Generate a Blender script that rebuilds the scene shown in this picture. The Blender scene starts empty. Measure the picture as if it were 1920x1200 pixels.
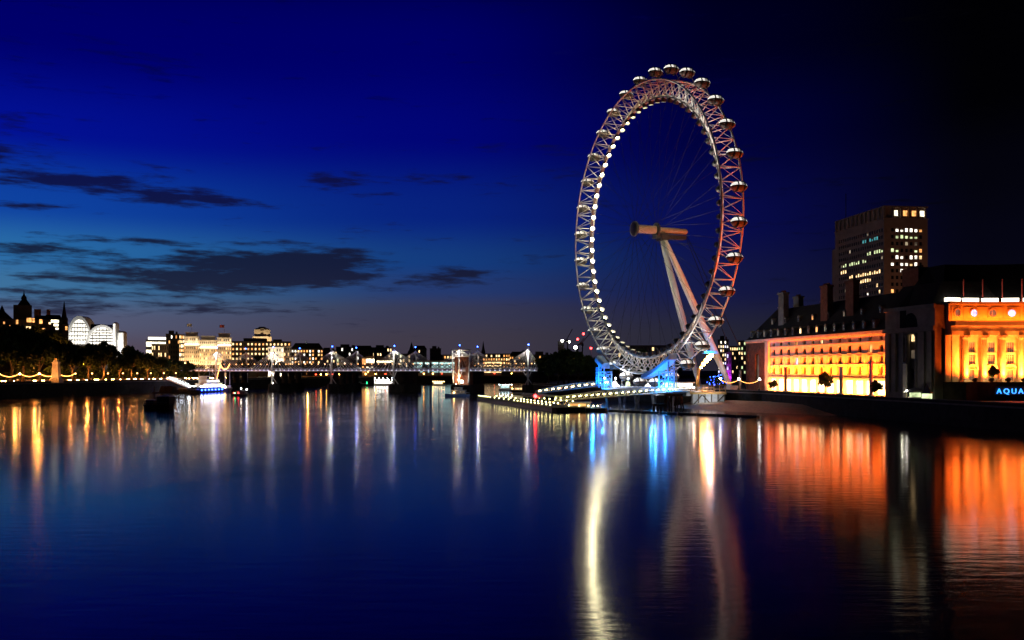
import bpy, math, random
from mathutils import Vector, Matrix
R = math.radians
PI = math.pi
random.seed(7)
scene = bpy.context.scene
COL = scene.collection

# ------------------------------------------------------------------ camera, sky, exposure
FPX, HY, CAMZ = 1750.0, 694.0, 14.0
cd = bpy.data.cameras.new('camera')
cam = bpy.data.objects.new('camera', cd)
COL.objects.link(cam)
cam.location = (0, 0, CAMZ)
cam.rotation_euler = (R(90), 0, 0)
cd.sensor_width = 36
cd.lens = 36 * FPX / 1920
cd.shift_y = (HY - 600) / 1920
cd.clip_start = 0.5
cd.clip_end = 20000
scene.camera = cam

scene.view_settings.view_transform = 'Standard'
scene.view_settings.look = 'None'
scene.view_settings.exposure = 0
scene.view_settings.gamma = 1
scene.cycles.use_denoising = True
scene.cycles.max_bounces = 6
scene.cycles.diffuse_bounces = 2
scene.cycles.glossy_bounces = 3
scene.cycles.transmission_bounces = 3
scene.cycles.sample_clamp_indirect = 8
scene.cycles.use_light_tree = True
scene.cycles.caustics_reflective = False
scene.cycles.caustics_refractive = False


def srgb(r, g, b):
    f = lambda c: (c / 12.92 if c <= 0.04045 else ((c + 0.055) / 1.055) ** 2.4)
    return (f(r / 255), f(g / 255), f(b / 255), 1)


# dusk sky: colour by compass direction and elevation, with cloud banks low in the west
world = bpy.data.worlds.new('World')
scene.world = world
world.use_nodes = True
wt = world.node_tree
wt.nodes.clear()


def WN(t, **kw):
    n = wt.nodes.new(t)
    for k, v in kw.items():
        setattr(n, k, v)
    return n


def wmath(op, a, b=None, c=None, clamp=False):
    n = WN('ShaderNodeMath', operation=op, use_clamp=clamp)
    for i, s in enumerate((a, b, c)):
        if s is None:
            continue
        if isinstance(s, (int, float)):
            n.inputs[i].default_value = s
        else:
            wt.links.new(s, n.inputs[i])
    return n.outputs[0]


tc = WN('ShaderNodeTexCoord')
sep = WN('ShaderNodeSeparateXYZ')
wt.links.new(tc.outputs['Generated'], sep.inputs[0])
AZ = wmath('MULTIPLY', wmath('ARCTAN2', sep.outputs[0], sep.outputs[1]), 180 / PI)
EL = wmath('MULTIPLY', wmath('ARCSINE', sep.outputs[2]), 180 / PI)


def ramp(stops, lo=-2.0, hi=34.0):
    n = WN('ShaderNodeValToRGB')
    cr = n.color_ramp
    cr.interpolation = 'EASE'
    while len(cr.elements) < len(stops):
        cr.elements.new(0.5)
    for e, (p, c) in zip(cr.elements, stops):
        e.position = (p - lo) / (hi - lo)
        e.color = srgb(*c)
    wt.links.new(wmath('DIVIDE', wmath('SUBTRACT', EL, lo), hi - lo, clamp=True), n.inputs[0])
    return n.outputs[0]


west = ramp([(-1, (60, 48, 64)), (1.0, (88, 76, 92)), (2.8, (86, 92, 120)), (4.6, (60, 112, 156)), (6.6, (40, 106, 166)), (9, (14, 66, 160)), (13, (2, 16, 146)), (18, (0, 0, 106)), (26, (0, 0, 40))])
north = ramp([(-1, (60, 50, 60)), (1.8, (64, 58, 72)), (3.6, (56, 58, 84)), (5.0, (36, 58, 112)), (6.6, (20, 60, 126)), (9.5, (7, 34, 126)), (14, (1, 5, 118)), (19, (0, 0, 102)), (26, (0, 0, 30))])
north_b = ramp([(-1, (42, 38, 50)), (2, (38, 38, 54)), (5, (20, 24, 70)), (9, (8, 12, 78)), (14, (1, 2, 60)), (19, (0, 0, 34)), (26, (0, 0, 12))])
east = ramp([(-1, (20, 16, 22)), (3, (12, 11, 22)), (7, (5, 5, 18)), (11, (3, 3, 12)), (15, (1, 1, 3)), (26, (0, 0, 1))])


def wmix(f, a, b):
    n = WN('ShaderNodeMix', data_type='RGBA')
    wt.links.new(f, n.inputs[0])
    for s, k in ((a, 6), (b, 7)):
        if isinstance(s, tuple):
            n.inputs[k].default_value = s
        else:
            wt.links.new(s, n.inputs[k])
    return n.outputs[2]


def step(x, a, b):
    n = WN('ShaderNodeMapRange', interpolation_type='SMOOTHSTEP')
    wt.links.new(x, n.inputs[0])
    n.inputs[1].default_value = a
    n.inputs[2].default_value = b
    return n.outputs[0]


sky = wmix(step(AZ, -30, -4), west, north)
sky = wmix(step(AZ, -6, 13), sky, north_b)
sky = wmix(step(AZ, 10, 27), sky, east)
# clouds
cv = WN('ShaderNodeCombineXYZ')
wt.links.new(wmath('MULTIPLY', AZ, 0.125), cv.inputs[0])
wt.links.new(wmath('MULTIPLY', EL, 0.86), cv.inputs[1])
ns = WN('ShaderNodeTexNoise')
ns.inputs['Scale'].default_value = 1.35
ns.inputs['Detail'].default_value = 9
ns.inputs['Roughness'].default_value = 0.6
ns.inputs['Distortion'].default_value = 0.35
wt.links.new(cv.outputs[0], ns.inputs['Vector'])
ns2 = WN('ShaderNodeTexNoise')
ns2.inputs['Scale'].default_value = 3.6
ns2.inputs['Detail'].default_value = 5
ns2.inputs['Roughness'].default_value = 0.62
wt.links.new(cv.outputs[0], ns2.inputs['Vector'])
NZ = wmath('ADD', wmath('MULTIPLY', ns.outputs[0], 0.60), wmath('MULTIPLY', ns2.outputs[0], 0.40))
NZ = wmath('ADD', wmath('MULTIPLY', wmath('SUBTRACT', NZ, .5), 1.75), .5)


def bank(az, el, wa, we, amp):
    a = wmath('POWER', wmath('DIVIDE', wmath('SUBTRACT', AZ, az), wa), 2.0)
    e = wmath('POWER', wmath('ABSOLUTE', wmath('DIVIDE', wmath('SUBTRACT', EL, el), we)), 2.0)
    g = wmath('EXPONENT', wmath('MULTIPLY', wmath('ADD', a, e), -1.0))
    return wmath('MULTIPLY', g, amp)


banks = [(-17.0, 5.9, 6.6, 1.2, .34), (-13.0, 6.3, 4.4, 1.35, .30), (-9.5, 6.0, 3.0, .8, .16), (-21, 4.9, 4.6, .65, .30), (-18.5, 3.6, 6.0, .42, .30), (-24.2, 10.4, 6.2, .6, .35), (-19.5, 9.9, 3.6, .35, .24),
         (-28.5, 12.0, 3.2, 1.4, .31), (-26, 6.2, 4.5, .55, .16), (-27.5, 3.5, 4.0, .5, .28), (-27.5, 6.6, 3.6, .28, .30), (-26.5, 5.1, 2.6, .22, .26), (-27, 4.3, 3.4, .25, .26), (-22, 7.4, 2.6, .25, .22), (-27, 9.0, 2.4, .25, .26), (-11.0, 11.3, 1.7, .55, .34), (-19, 9.5, 3.0, .3, .18),
         (-3.5, 5.6, 3.4, .7, .27), (-1.5, 11.5, 6, .6, .12), (-28, 8.6, 3.0, .4, .24), (-24, 17, 8, 2.0, .10), (8, 13, 9, 1.4, .10), (15, 9, 9, 1.5, .06)]
B = None
for b in banks:
    g = bank(*b)
    B = g if B is None else wmath('ADD', B, g)
cl = step(wmath('ADD', NZ, B), 0.60, 0.88)
cl = wmath('MULTIPLY', cl, 0.93)
cloud_col = ramp([(0, (46, 42, 62)), (3, (32, 33, 56)), (7, (20, 22, 46)), (11, (13, 15, 62)), (16, (3, 4, 82)), (26, (0, 0, 60))])
cloud_dark = wmix(step(AZ, 4, 22), cloud_col, (0.0012, 0.0012, 0.0025, 1))
sky = wmix(cl, sky, cloud_dark)
# the night side of the sky: behind the viewer and overhead it is nearly dark
away = step(wmath('ABSOLUTE', AZ), 38, 85)
high = step(EL, 24, 45)
dark = wmath('MULTIPLY', wmath('SUBTRACT', 1.0, wmath('MULTIPLY', away, .9)), wmath('SUBTRACT', 1.0, wmath('MULTIPLY', high, .7)))
sky = wmix(dark, (0, 0, 0, 1), sky)
bg = WN('ShaderNodeBackground')
wt.links.new(sky, bg.inputs[0])
bg.inputs[1].default_value = 1.0
wo = WN('ShaderNodeOutputWorld')
wt.links.new(bg.outputs[0], wo.inputs[0])

# ------------------------------------------------------------------ helpers


def X_(px, Y):
    return (px - 960) / FPX * Y


def Z_(py, Y):
    return CAMZ + (HY - py) / FPX * Y


class MB:
    """collects shapes for ONE mesh object"""

    def __init__(s, tf=None):
        s.v, s.f, s.sm, s.tf = [], [], [], tf

    def add(s, vs, fs, smooth=False):
        o = len(s.v)
        for p in vs:
            s.v.append(s.tf(*p) if s.tf else tuple(p))
        for f in fs:
            s.f.append([o + i for i in f])
            s.sm.append(smooth)
        return s

    def box(s, x0, x1, y0, y1, z0, z1):
        return s.add([(x0, y0, z0), (x1, y0, z0), (x1, y1, z0), (x0, y1, z0), (x0, y0, z1), (x1, y0, z1), (x1, y1, z1), (x0, y1, z1)],
                     [(3, 2, 1, 0), (4, 5, 6, 7), (0, 1, 5, 4), (1, 2, 6, 5), (2, 3, 7, 6), (3, 0, 4, 7)])

    def taper(s, x0, x1, y0, y1, z0, z1, ix, iy):
        """box whose top is inset by ix, iy"""
        return s.add([(x0, y0, z0), (x1, y0, z0), (x1, y1, z0), (x0, y1, z0), (x0 + ix, y0 + iy, z1), (x1 - ix, y0 + iy, z1), (x1 - ix, y1 - iy, z1), (x0 + ix, y1 - iy, z1)],
                     [(3, 2, 1, 0), (4, 5, 6, 7), (0, 1, 5, 4), (1, 2, 6, 5), (2, 3, 7, 6), (3, 0, 4, 7)])

    def quad(s, a, b, c, d):
        return s.add([a, b, c, d], [(0, 1, 2, 3)])

    def beam(s, p, q, w, h):
        """rectangular bar from p to q"""
        p, q = Vector(p), Vector(q)
        d = (q - p).normalized()
        up = Vector((0, 0, 1)) if abs(d.z) < .95 else Vector((1, 0, 0))
        a = d.cross(up).normalized() * w / 2
        b = a.cross(d).normalized() * h / 2
        vs = [p - a - b, p + a - b, p + a + b, p - a + b, q - a - b, q + a - b, q + a + b, q - a + b]
        return s.add([tuple(x) for x in vs], [(3, 2, 1, 0), (4, 5, 6, 7), (0, 1, 5, 4), (1, 2, 6, 5), (2, 3, 7, 6), (3, 0, 4, 7)])

    def path(s, pts, rad, n=6, closed=False, caps=True):
        pts = [Vector(p) for p in pts]
        m = len(pts)
        rads = rad if isinstance(rad, (list, tuple)) else [rad] * m
        vs = []
        ref = None
        for i, p in enumerate(pts):
            if closed:
                d = pts[(i + 1) % m] - pts[i - 1]
            else:
                d = pts[min(i + 1, m - 1)] - pts[max(i - 1, 0)]
            d.normalize()
            if ref is None:
                ref = Vector((0, 0, 1)) if abs(d.z) < .9 else Vector((1, 0, 0))
            a = d.cross(ref)
            if a.length < 1e-4:
                a = d.cross(Vector((.3, 1, .2)))
            a.normalize()
            b = a.cross(d)
            ref = -b if False else b * 1.0
            ref = b
            a2 = d.cross(b)
            for k in range(n):
                t = 2 * PI * k / n
                vs.append(tuple(p + (a2 * math.cos(t) + b * math.sin(t)) * rads[i]))
        fs = []
        for i in range(m if closed else m - 1):
            j = (i + 1) % m
            for k in range(n):
                l = (k + 1) % n
                fs.append((i * n + k, i * n + l, j * n + l, j * n + k))
        if caps and not closed:
            fs.append(tuple(range(n))[::-1])
            fs.append(tuple((m - 1) * n + k for k in range(n)))
        return s.add(vs, fs, n > 4)

    def tube(s, p, q, r0, r1=None, n=6):
        return s.path([p, q], [r0, r0 if r1 is None else r1], n)

    def lathe(s, prof, c=(0, 0, 0), n=12, a0=0, a1=2 * PI):
        full = abs(a1 - a0 - 2 * PI) < 1e-6
        m = n if full else n + 1
        vs, fs = [], []
        for r, z in prof:
            for k in range(m):
                t = a0 + (a1 - a0) * k / n
                vs.append((c[0] + r * math.cos(t), c[1] + r * math.sin(t), c[2] + z))
        for i in range(len(prof) - 1):
            for k in range(n):
                l = (k + 1) % m
                fs.append((i * m + k, i * m + l, (i + 1) * m + l, (i + 1) * m + k))
        if full:
            fs.append(tuple(range(n))[::-1])
            fs.append(tuple((len(prof) - 1) * m + k for k in range(n)))
        return s.add(vs, fs, n > 6)

    def ball(s, c, r, nu=10, nv=6, t0=-PI / 2, t1=PI / 2):
        rx, ry, rz = r if isinstance(r, tuple) else (r, r, r)
        vs, fs = [], []
        for i in range(nv + 1):
            t = t0 + (t1 - t0) * i / nv
            for k in range(nu):
                a = 2 * PI * k / nu
                vs.append((c[0] + rx * math.cos(t) * math.cos(a), c[1] + ry * math.cos(t) * math.sin(a), c[2] + rz * math.sin(t)))
        for i in range(nv):
            for k in range(nu):
                l = (k + 1) % nu
                fs.append((i * nu + k, i * nu + l, (i + 1) * nu + l, (i + 1) * nu + k))
        fs.append(tuple(range(nu))[::-1])
        fs.append(tuple(nv * nu + k for k in range(nu)))
        return s.add(vs, fs, True)

    def prism(s, poly, z0, z1, top_scale=None):
        n = len(poly)
        vs = [(x, y, z0) for x, y in poly] + [(x, y, z1) for x, y in (top_scale or poly)]
        fs = [tuple(range(n))[::-1], tuple(range(n, 2 * n))] + [(i, (i + 1) % n, n + (i + 1) % n, n + i) for i in range(n)]
        return s.add(vs, fs)

    def wall(s, x0, x1, z0, z1, ops, y=0.0, depth=.5, back=True, sub=None):
        """wall face at y with real openings (xa, xb, za, zb, arched); recesses of the given depth, closed behind"""
        xs = {x0, x1}
        zs = {z0, z1}
        for o in ops:
            xs |= {o[0], o[1]}
            zs |= {o[2], o[3]}
            if o[4]:
                zs.add(o[3] - (o[1] - o[0]) / 2)
        if sub:
            k = max(1, int((x1 - x0) / sub))
            xs |= {x0 + (x1 - x0) * i / k for i in range(k + 1)}
        xs, zs = sorted(xs), sorted(zs)
        for i in range(len(xs) - 1):
            for j in range(len(zs) - 1):
                if xs[i + 1] - xs[i] < 1e-5 or zs[j + 1] - zs[j] < 1e-5:
                    continue
                mx, mz = (xs[i] + xs[i + 1]) / 2, (zs[j] + zs[j + 1]) / 2
                if any(o[0] < mx < o[1] and o[2] < mz < o[3] for o in ops):
                    continue
                s.quad((xs[i], y, zs[j]), (xs[i + 1], y, zs[j]), (xs[i + 1], y, zs[j + 1]), (xs[i], y, zs[j + 1]))
        for xa, xb, za, zb, arch in ops:
            yb = y + depth
            if arch:
                r = (xb - xa) / 2
                zc, xc = zb - r, (xa + xb) / 2
                arc = [(xc - r * math.cos(PI * k / 8), zc + r * math.sin(PI * k / 8)) for k in range(9)]
                for k in range(8):
                    (ax, az), (bx, bz) = arc[k], arc[k + 1]
                    s.quad((ax, y, az), (bx, y, bz), (bx, y, zb), (ax, y, zb))
                    s.quad((ax, y, az), (ax, yb, az), (bx, yb, bz), (bx, y, bz))
                tz = zc
            else:
                tz = zb
                s.quad((xa, y, zb), (xa, yb, zb), (xb, yb, zb), (xb, y, zb))
            s.quad((xa, y, za), (xb, y, za), (xb, yb, za), (xa, yb, za))
            s.quad((xa, y, za), (xa, yb, za), (xa, yb, tz), (xa, y, tz))
            s.quad((xb, y, za), (xb, y, tz), (xb, yb, tz), (xb, yb, za))
        return s

    def mesh(s, name, mat):
        me = bpy.data.meshes.new(name)
        me.from_pydata(s.v, [], s.f)
        for p, sm in zip(me.polygons, s.sm):
            p.use_smooth = sm
        me.materials.append(mat)
        me.validate()
        me.update()
        return me

    def build(s, name, mat, parent=None, loc=None):
        return put(s.mesh(name, mat), name, parent, loc)


def put(me, name, parent=None, loc=None, rz=0.0):
    o = bpy.data.objects.new(name, me)
    COL.objects.link(o)
    if parent is not None:
        o.parent = parent
    if loc is not None:
        o.location = loc
    if rz:
        o.rotation_euler = (0, 0, rz)
    return o


def tag(o, label, cat, group=None):
    o['label'] = label
    o['category'] = cat
    if group:
        o['group'] = group
    return o


def thing(name, label, cat, loc=(0, 0, 0), rz=0.0, group=None):
    o = bpy.data.objects.new(name, None)
    COL.objects.link(o)
    o.location = loc
    o.rotation_euler = (0, 0, rz)
    o.empty_display_size = 0.1
    return tag(o, label, cat, group)


def struct(o, kind='structure'):
    o['kind'] = kind
    return o


def children_of(o):
    return [c for c in list(o.children)]


def copy_tree(o, parent=None):
    c = o.copy()
    COL.objects.link(c)
    if parent is not None:
        c.parent = parent
    for ch in children_of(o):
        copy_tree(ch, c)
    return c


def lamp(kind, name, loc, col, power, parent=None, size=0.0, aim=None, cone=60, blend=.5, size_y=None):
    d = bpy.data.lights.new(name, kind)
    d.color = col
    d.energy = power
    if kind == 'AREA':
        d.shape = 'RECTANGLE'
        d.size = size
        d.size_y = size_y or size
    else:
        d.shadow_soft_size = size
    if kind == 'SPOT':
        d.spot_size = R(cone)
        d.spot_blend = blend
    o = bpy.data.objects.new(name, d)
    COL.objects.link(o)
    o.location = loc
    if parent is not None:
        o.parent = parent
    if aim is not None:
        v = Vector(aim) - Vector(loc)
        o.rotation_euler = v.to_track_quat('-Z', 'Y').to_euler()
    return o


# ------------------------------------------------------------------ materials
def pm(name, col, rough=.7, metal=0.0, var=.25, scale=.6, bump=0.0):
    m = bpy.data.materials.new(name)
    m.use_nodes = True
    nt = m.node_tree
    b = nt.nodes['Principled BSDF']
    b.inputs['Roughness'].default_value = rough
    b.inputs['Metallic'].default_value = metal
    b.inputs['Specular IOR Level'].default_value = .08 if rough >= .75 else .5
    g = nt.nodes.new('ShaderNodeTexCoord')
    n = nt.nodes.new('ShaderNodeTexNoise')
    n.inputs['Scale'].default_value = scale
    n.inputs['Detail'].default_value = 6
    n.inputs['Roughness'].default_value = .65
    nt.links.new(g.outputs['Object'], n.inputs['Vector'])
    r = nt.nodes.new('ShaderNodeValToRGB')
    r.color_ramp.elements[0].position = .3
    r.color_ramp.elements[1].position = .7
    r.color_ramp.elements[0].color = tuple(c * (1 - var) for c in col) + (1,)
    r.color_ramp.elements[1].color = tuple(min(1, c * (1 + var)) for c in col) + (1,)
    nt.links.new(n.outputs[0], r.inputs[0])
    nt.links.new(r.outputs[0], b.inputs['Base Color'])
    if bump:
        bp = nt.nodes.new('ShaderNodeBump')
        bp.inputs['Strength'].default_value = bump
        bp.inputs['Distance'].default_value = .1
        nt.links.new(n.outputs[0], bp.inputs['Height'])
        nt.links.new(bp.outputs[0], b.inputs['Normal'])
    return m


def em(name, col, strength, sample=True, base=(.8, .8, .8)):
    m = bpy.data.materials.new(name)
    m.use_nodes = True
    b = m.node_tree.nodes['Principled BSDF']
    b.inputs['Base Color'].default_value = base + (1,)
    b.inputs['Emission Color'].default_value = tuple(col) + (1,)
    b.inputs['Emission Strength'].default_value = strength
    b.inputs['Roughness'].default_value = .4
    if not sample:
        m.cycles.emission_sampling = 'NONE'
    return m


def room(name, col, strength):
    """a lit window: uneven light of a room behind the panes"""
    m = em(name, col, strength, False, (.05, .05, .05))
    nt = m.node_tree
    b = nt.nodes['Principled BSDF']
    g = nt.nodes.new('ShaderNodeNewGeometry')
    n = nt.nodes.new('ShaderNodeTexNoise')
    n.inputs['Scale'].default_value = .45
    n.inputs['Detail'].default_value = 3
    nt.links.new(g.outputs['Position'], n.inputs['Vector'])
    mr = nt.nodes.new('ShaderNodeMapRange')
    mr.inputs[1].default_value = .35
    mr.inputs[2].default_value = .65
    mr.inputs[3].default_value = strength * .45
    mr.inputs[4].default_value = strength * 1.5
    nt.links.new(n.outputs[0], mr.inputs[0])
    nt.links.new(mr.outputs[0], b.inputs['Emission Strength'])
    return m


M = {
    'stone': pm('portland_stone', (.50, .46, .40), .85, var=.22, scale=.35, bump=.3),
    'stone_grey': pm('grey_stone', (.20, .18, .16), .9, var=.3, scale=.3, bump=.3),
    'brick': pm('red_brick', (.17, .075, .05), .9, var=.35, scale=.8, bump=.4),
    'slate': pm('slate_roof', (.012, .012, .014), .8, var=.4, scale=1.2, bump=.3),
    'granite': pm('granite_wall', (.035, .032, .03), .9, var=.4, scale=.5, bump=.5),
    'concrete': pm('concrete', (.30, .29, .28), .9, var=.3, scale=.5, bump=.3),
    'pave': pm('paving', (.24, .22, .20), .9, var=.3, scale=.4, bump=.2),
    'asphalt': pm('asphalt', (.05, .05, .05), .85, var=.3, scale=1, bump=.2),
    'earth': pm('earth', (.06, .055, .04), .95, var=.4, scale=.1),
    'sand': pm('wet_shingle', (.22, .15, .10), .7, var=.5, scale=1.2, bump=.8),
    'white_steel': pm('white_steel', (.74, .73, .70), .45, var=.08, scale=.5),
    'wheel_steel': pm('wheel_steel', (.72, .70, .66), .5, var=.1, scale=.5),
    'cable': pm('cable_steel', (.012, .012, .015), .8, var=.1),
    'stay': pm('stay_cable', (.75, .73, .7), .5, var=.1),
    'dark_steel': pm('dark_steel', (.035, .035, .04), .5, var=.3),
    'black': pm('black_hull', (.012, .012, .014), .45, var=.4),
    'navy': pm('navy_paint', (.02, .05, .18), .4, var=.2),
    'bluelight_steel': pm('steel_bluelight_tint', (.26, .46, .76), .45, var=.1),  # white steel with the blue floodlight mixed into its paint colour
    'wood': pm('wet_timber', (.07, .05, .035), .8, var=.5, scale=1.5, bump=.5),
    'red_paint': pm('red_paint', (.32, .05, .03), .5, var=.3),
    'cream': pm('cream_paint', (.62, .58, .5), .6, var=.15),
    'bark': pm('bark', (.06, .045, .03), .9, var=.4, scale=2, bump=.6),
    'leaf': pm('plane_leaves', (.05, .075, .022), .75, var=.45, scale=.4),
    'leaf_b': pm('dark_leaves', (.032, .05, .018), .75, var=.45, scale=.4),
    'glass': pm('dark_glass', (.02, .022, .028), .15, var=.3),
    'bronze': pm('gilt_bronze', (.5, .3, .1), .4, .6, var=.2),
    'flag': pm('flag_cloth', (.6, .12, .1), .8, var=.3),
    'city_a': pm('city_brick', (.07, .06, .052), .9, var=.35, scale=.2),
    'city_b': pm('city_concrete', (.08, .077, .075), .9, var=.3, scale=.2),
    'city_c': pm('city_stone', (.34, .31, .27), .9, var=.25, scale=.2),
    'car_dark': pm('dark_car_paint', (.03, .03, .035), .3, var=.1),
    'car_light': pm('silver_car_paint', (.4, .4, .42), .3, var=.1),
    'tower': pm('tower_stone', (.34, .26, .21), .9, var=.2, scale=.2),
    'hub_paint': pm('hub_paint', (.36, .25, .19), .6, var=.25, scale=.8),
    'shell': pm('capsule_shell', (.11, .105, .10), .8, var=.1),
    'silhouette': pm('dark_stone', (.05, .045, .04), .9, var=.3, scale=.3),  # stone coloured very dark so the mansion stands as a silhouette
    'tyre': pm('tyre_rubber', (.015, .015, .015), .9, var=.1),
    'canvas': pm('canvas', (.6, .57, .5), .8, var=.1),
}
E_ = {
    'rim': em('rim_lamp_glow', (1, .92, .55), 52),
    'pod': em('capsule_glint_glow', (1, .96, .86), 1.25, False),  # cabin light; its stepped strengths imitate lamp reflections on the capsule glass
    'pod_dim': em('capsule_glint_dim', (1, .95, .85), .22, False),
    'pod_mid': em('capsule_glint_soft', (1, .96, .88), .6, False),
    'warm': em('warm_lamp', (1, .55, .18), 45),
    'orange': em('sodium_lamp', (1, .40, .07), 60),
    'white': em('white_lamp', (1, .95, .85), 40),
    'cool': em('cool_lamp', (.75, .88, 1), 30),
    'blue': em('blue_beacon', (.02, .08, 1), 30),
    'red': em('red_lamp', (1, .03, .03), 20),
    'green': em('green_lamp', (.02, 1, .25), 12),
    'pier': em('pier_lamp', (1, .88, .34), 15),
    'bulb': em('festoon_bulb', (1, .36, .07), 13),
    'head': em('headlamp', (1, .40, .10), 170),
    'tail': em('tail_lamp', (1, .05, .02), 20),
    'deck': em('deck_lamp', (.70, .66, 1), 3),
    'rail': em('rail_lamp', (1, .42, .14), 6),
    'neon': em('neon_sign', (.03, .30, 1), 2.6),
    'fairy': em('blue_fairy_light', (.03, .10, 1), 25),
    'flood': em('flood_glass', (1, .55, .18), 40),
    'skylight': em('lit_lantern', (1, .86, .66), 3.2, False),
}
W_ = {
    'warm': room('window_warm', (1, .66, .30), 2.2),
    'amber': room('window_amber', (1, .42, .12), 1.6),
    'white': room('window_white', (1, .93, .78), 2.2),
    'green': room('window_greenish', (.80, .95, .48), 1.1),
    'teal': room('window_teal', (.12, .65, .7), .55),
    'lilac': room('window_lilac', (.62, .62, 1), 1.6),
    'faint': room('window_faint', (1, .8, .5), .35),
    'dim': room('window_dim', (1, .75, .5), .10),
    'cyan': room('window_cyan', (.62, 1, .95), 1.3),
    'blaze': room('window_base_glow', (1, .74, .36), 7.0),  # lit panes, overbright to give the base storey its cream floodlit glow
    'bright': room('window_bright', (1, .88, .60), 3.2),
}
PANE = {}


def pane(w, h, d, key):
    k = (round(w, 2), round(h, 2), round(d, 2), key)
    if k not in PANE:
        PANE[k] = MB().box(-w / 2, w / 2, -d, 0, -h / 2, h / 2).mesh('window', W_.get(key, M['glass']))
    return PANE[k]
# ------------------------------------------------------------------ water, banks
wm = bpy.data.materials.new('river_water')
wm.use_nodes = True
nt = wm.node_tree
b = nt.nodes['Principled BSDF']
b.inputs['Base Color'].default_value = (.002, .005, .012, 1)
b.inputs['Roughness'].default_value = .10
b.inputs['IOR'].default_value = 1.28
g = nt.nodes.new('ShaderNodeNewGeometry')
mp = nt.nodes.new('ShaderNodeMapping')
mp.inputs['Scale'].default_value = (.22, .80, 1)
mp.inputs['Rotation'].default_value = (0, 0, R(12))
nt.links.new(g.outputs['Position'], mp.inputs['Vector'])
n1 = nt.nodes.new('ShaderNodeTexNoise')
n1.inputs['Scale'].default_value = 1.0
n1.inputs['Detail'].default_value = 4
n1.inputs['Roughness'].default_value = .6
nt.links.new(mp.outputs[0], n1.inputs['Vector'])
n2 = nt.nodes.new('ShaderNodeTexNoise')          # broad slicks and current lines
n2.inputs['Scale'].default_value = .018
n2.inputs['Detail'].default_value = 5
n2.inputs['Distortion'].default_value = 1.2
nt.links.new(g.outputs['Position'], n2.inputs['Vector'])
bp = nt.nodes.new('ShaderNodeBump')
bp.inputs['Strength'].default_value = .22
bp.inputs['Distance'].default_value = .10
nt.links.new(n1.outputs[0], bp.inputs['Height'])
nt.links.new(bp.outputs[0], b.inputs['Normal'])
mr = nt.nodes.new('ShaderNodeMapRange')
mr.inputs[1].default_value = .35
mr.inputs[2].default_value = .65
mr.inputs[3].default_value = .085
mr.inputs[4].default_value = .125
nt.links.new(n2.outputs[0], mr.inputs[0])
nt.links.new(mr.outputs[0], b.inputs['Roughness'])
struct(MB().quad((-4000, -400, 0), (4000, -400, 0), (4000, 9000, 0), (-4000, 9000, 0)).build('water', wm))

LW = [(-360, -60), (-335, 50), (-269, 350), (-247, 450), (-219, 580), (-195, 700), (-150, 850), (-70, 985), (60, 1085), (250, 1180), (700, 1260), (3500, 1500)]
RW = [(156, -60), (147, 20), (140.5, 60), (133, 100), (114.3, 212), (92, 343), (70, 392), (47, 447), (22, 510), (12, 560), (12, 625), (45, 760), (120, 890), (280, 1010), (700, 1100), (3500, 1300)]
GL, GR = 7.9, 5.5


def ground_poly(name, wall, far, z, mat):
    bm_ = MB()
    pts = [(x, y, z) for x, y in wall] + [(x, y, z) for x, y in far]
    bm_.add(pts, [tuple(range(len(pts)))])
    return struct(bm_.build(name, mat))


ground_poly('ground', LW, [(8000, 1900), (8000, 9000), (-8000, 9000), (-8000, -60)], GL, M['earth'])
ground_poly('ground', RW[::-1], [(156, -60), (8000, -60), (8000, 1500)][1:], GR, M['pave'])


def offset_pt(wall, i, off):
    a = Vector(wall[max(i - 1, 0)] + (0,))
    c = Vector(wall[min(i + 1, len(wall) - 1)] + (0,))
    d = (c - a).normalized()
    n = Vector((d.y, -d.x, 0))
    p = Vector(wall[i] + (0,)) + n * off
    return (p.x, p.y)


def wall_run(name, wall, sgn, z1, mat, label):
    """retaining wall with a coping, a string course and a thick parapet; sgn is the water side"""
    t = thing(name, label, 'river wall', (0, 0, 0))
    def strip(off0, off1, z0, z1_):
        m = MB()
        for i in range(len(wall) - 1):
            a0, a1 = offset_pt(wall, i, sgn * off0), offset_pt(wall, i, sgn * off1)
            b0, b1 = offset_pt(wall, i + 1, sgn * off0), offset_pt(wall, i + 1, sgn * off1)
            m.add([a0 + (z0,), b0 + (z0,), b1 + (z0,), a1 + (z0,), a0 + (z1_,), b0 + (z1_,), b1 + (z1_,), a1 + (z1_,)],
                  [(0, 1, 5, 4), (3, 7, 6, 2), (4, 5, 6, 7), (0, 3, 2, 1)])
        return m
    strip(-.4, .30, -2, z1 - 1.25).build('wall_face', mat, t)
    strip(-.35, .55, z1 - 1.25, z1 - .85).build('string_course', M['stone_grey'], t)
    strip(-.25, .25, z1 - .85, z1 - .18).build('parapet', mat, t)
    strip(-.35, .4, z1 - .18, z1).build('coping', M['stone_grey'], t)
    return t


wall_run('river_wall', LW, 1, GL + .35, M['granite'], 'dark granite embankment wall below the long row of car lights')
wall_run('river_wall', RW, -1, GR + 1.05, M['granite'], 'dark granite wall in front of the orange floodlit stone hall')

# embankment road
def lerp_line(line, Y):
    for (x0, y0), (x1, y1) in zip(line, line[1:]):
        if y0 <= Y <= y1:
            return x0 + (x1 - x0) * (Y - y0) / (y1 - y0)
    return line[-1][0]


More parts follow.
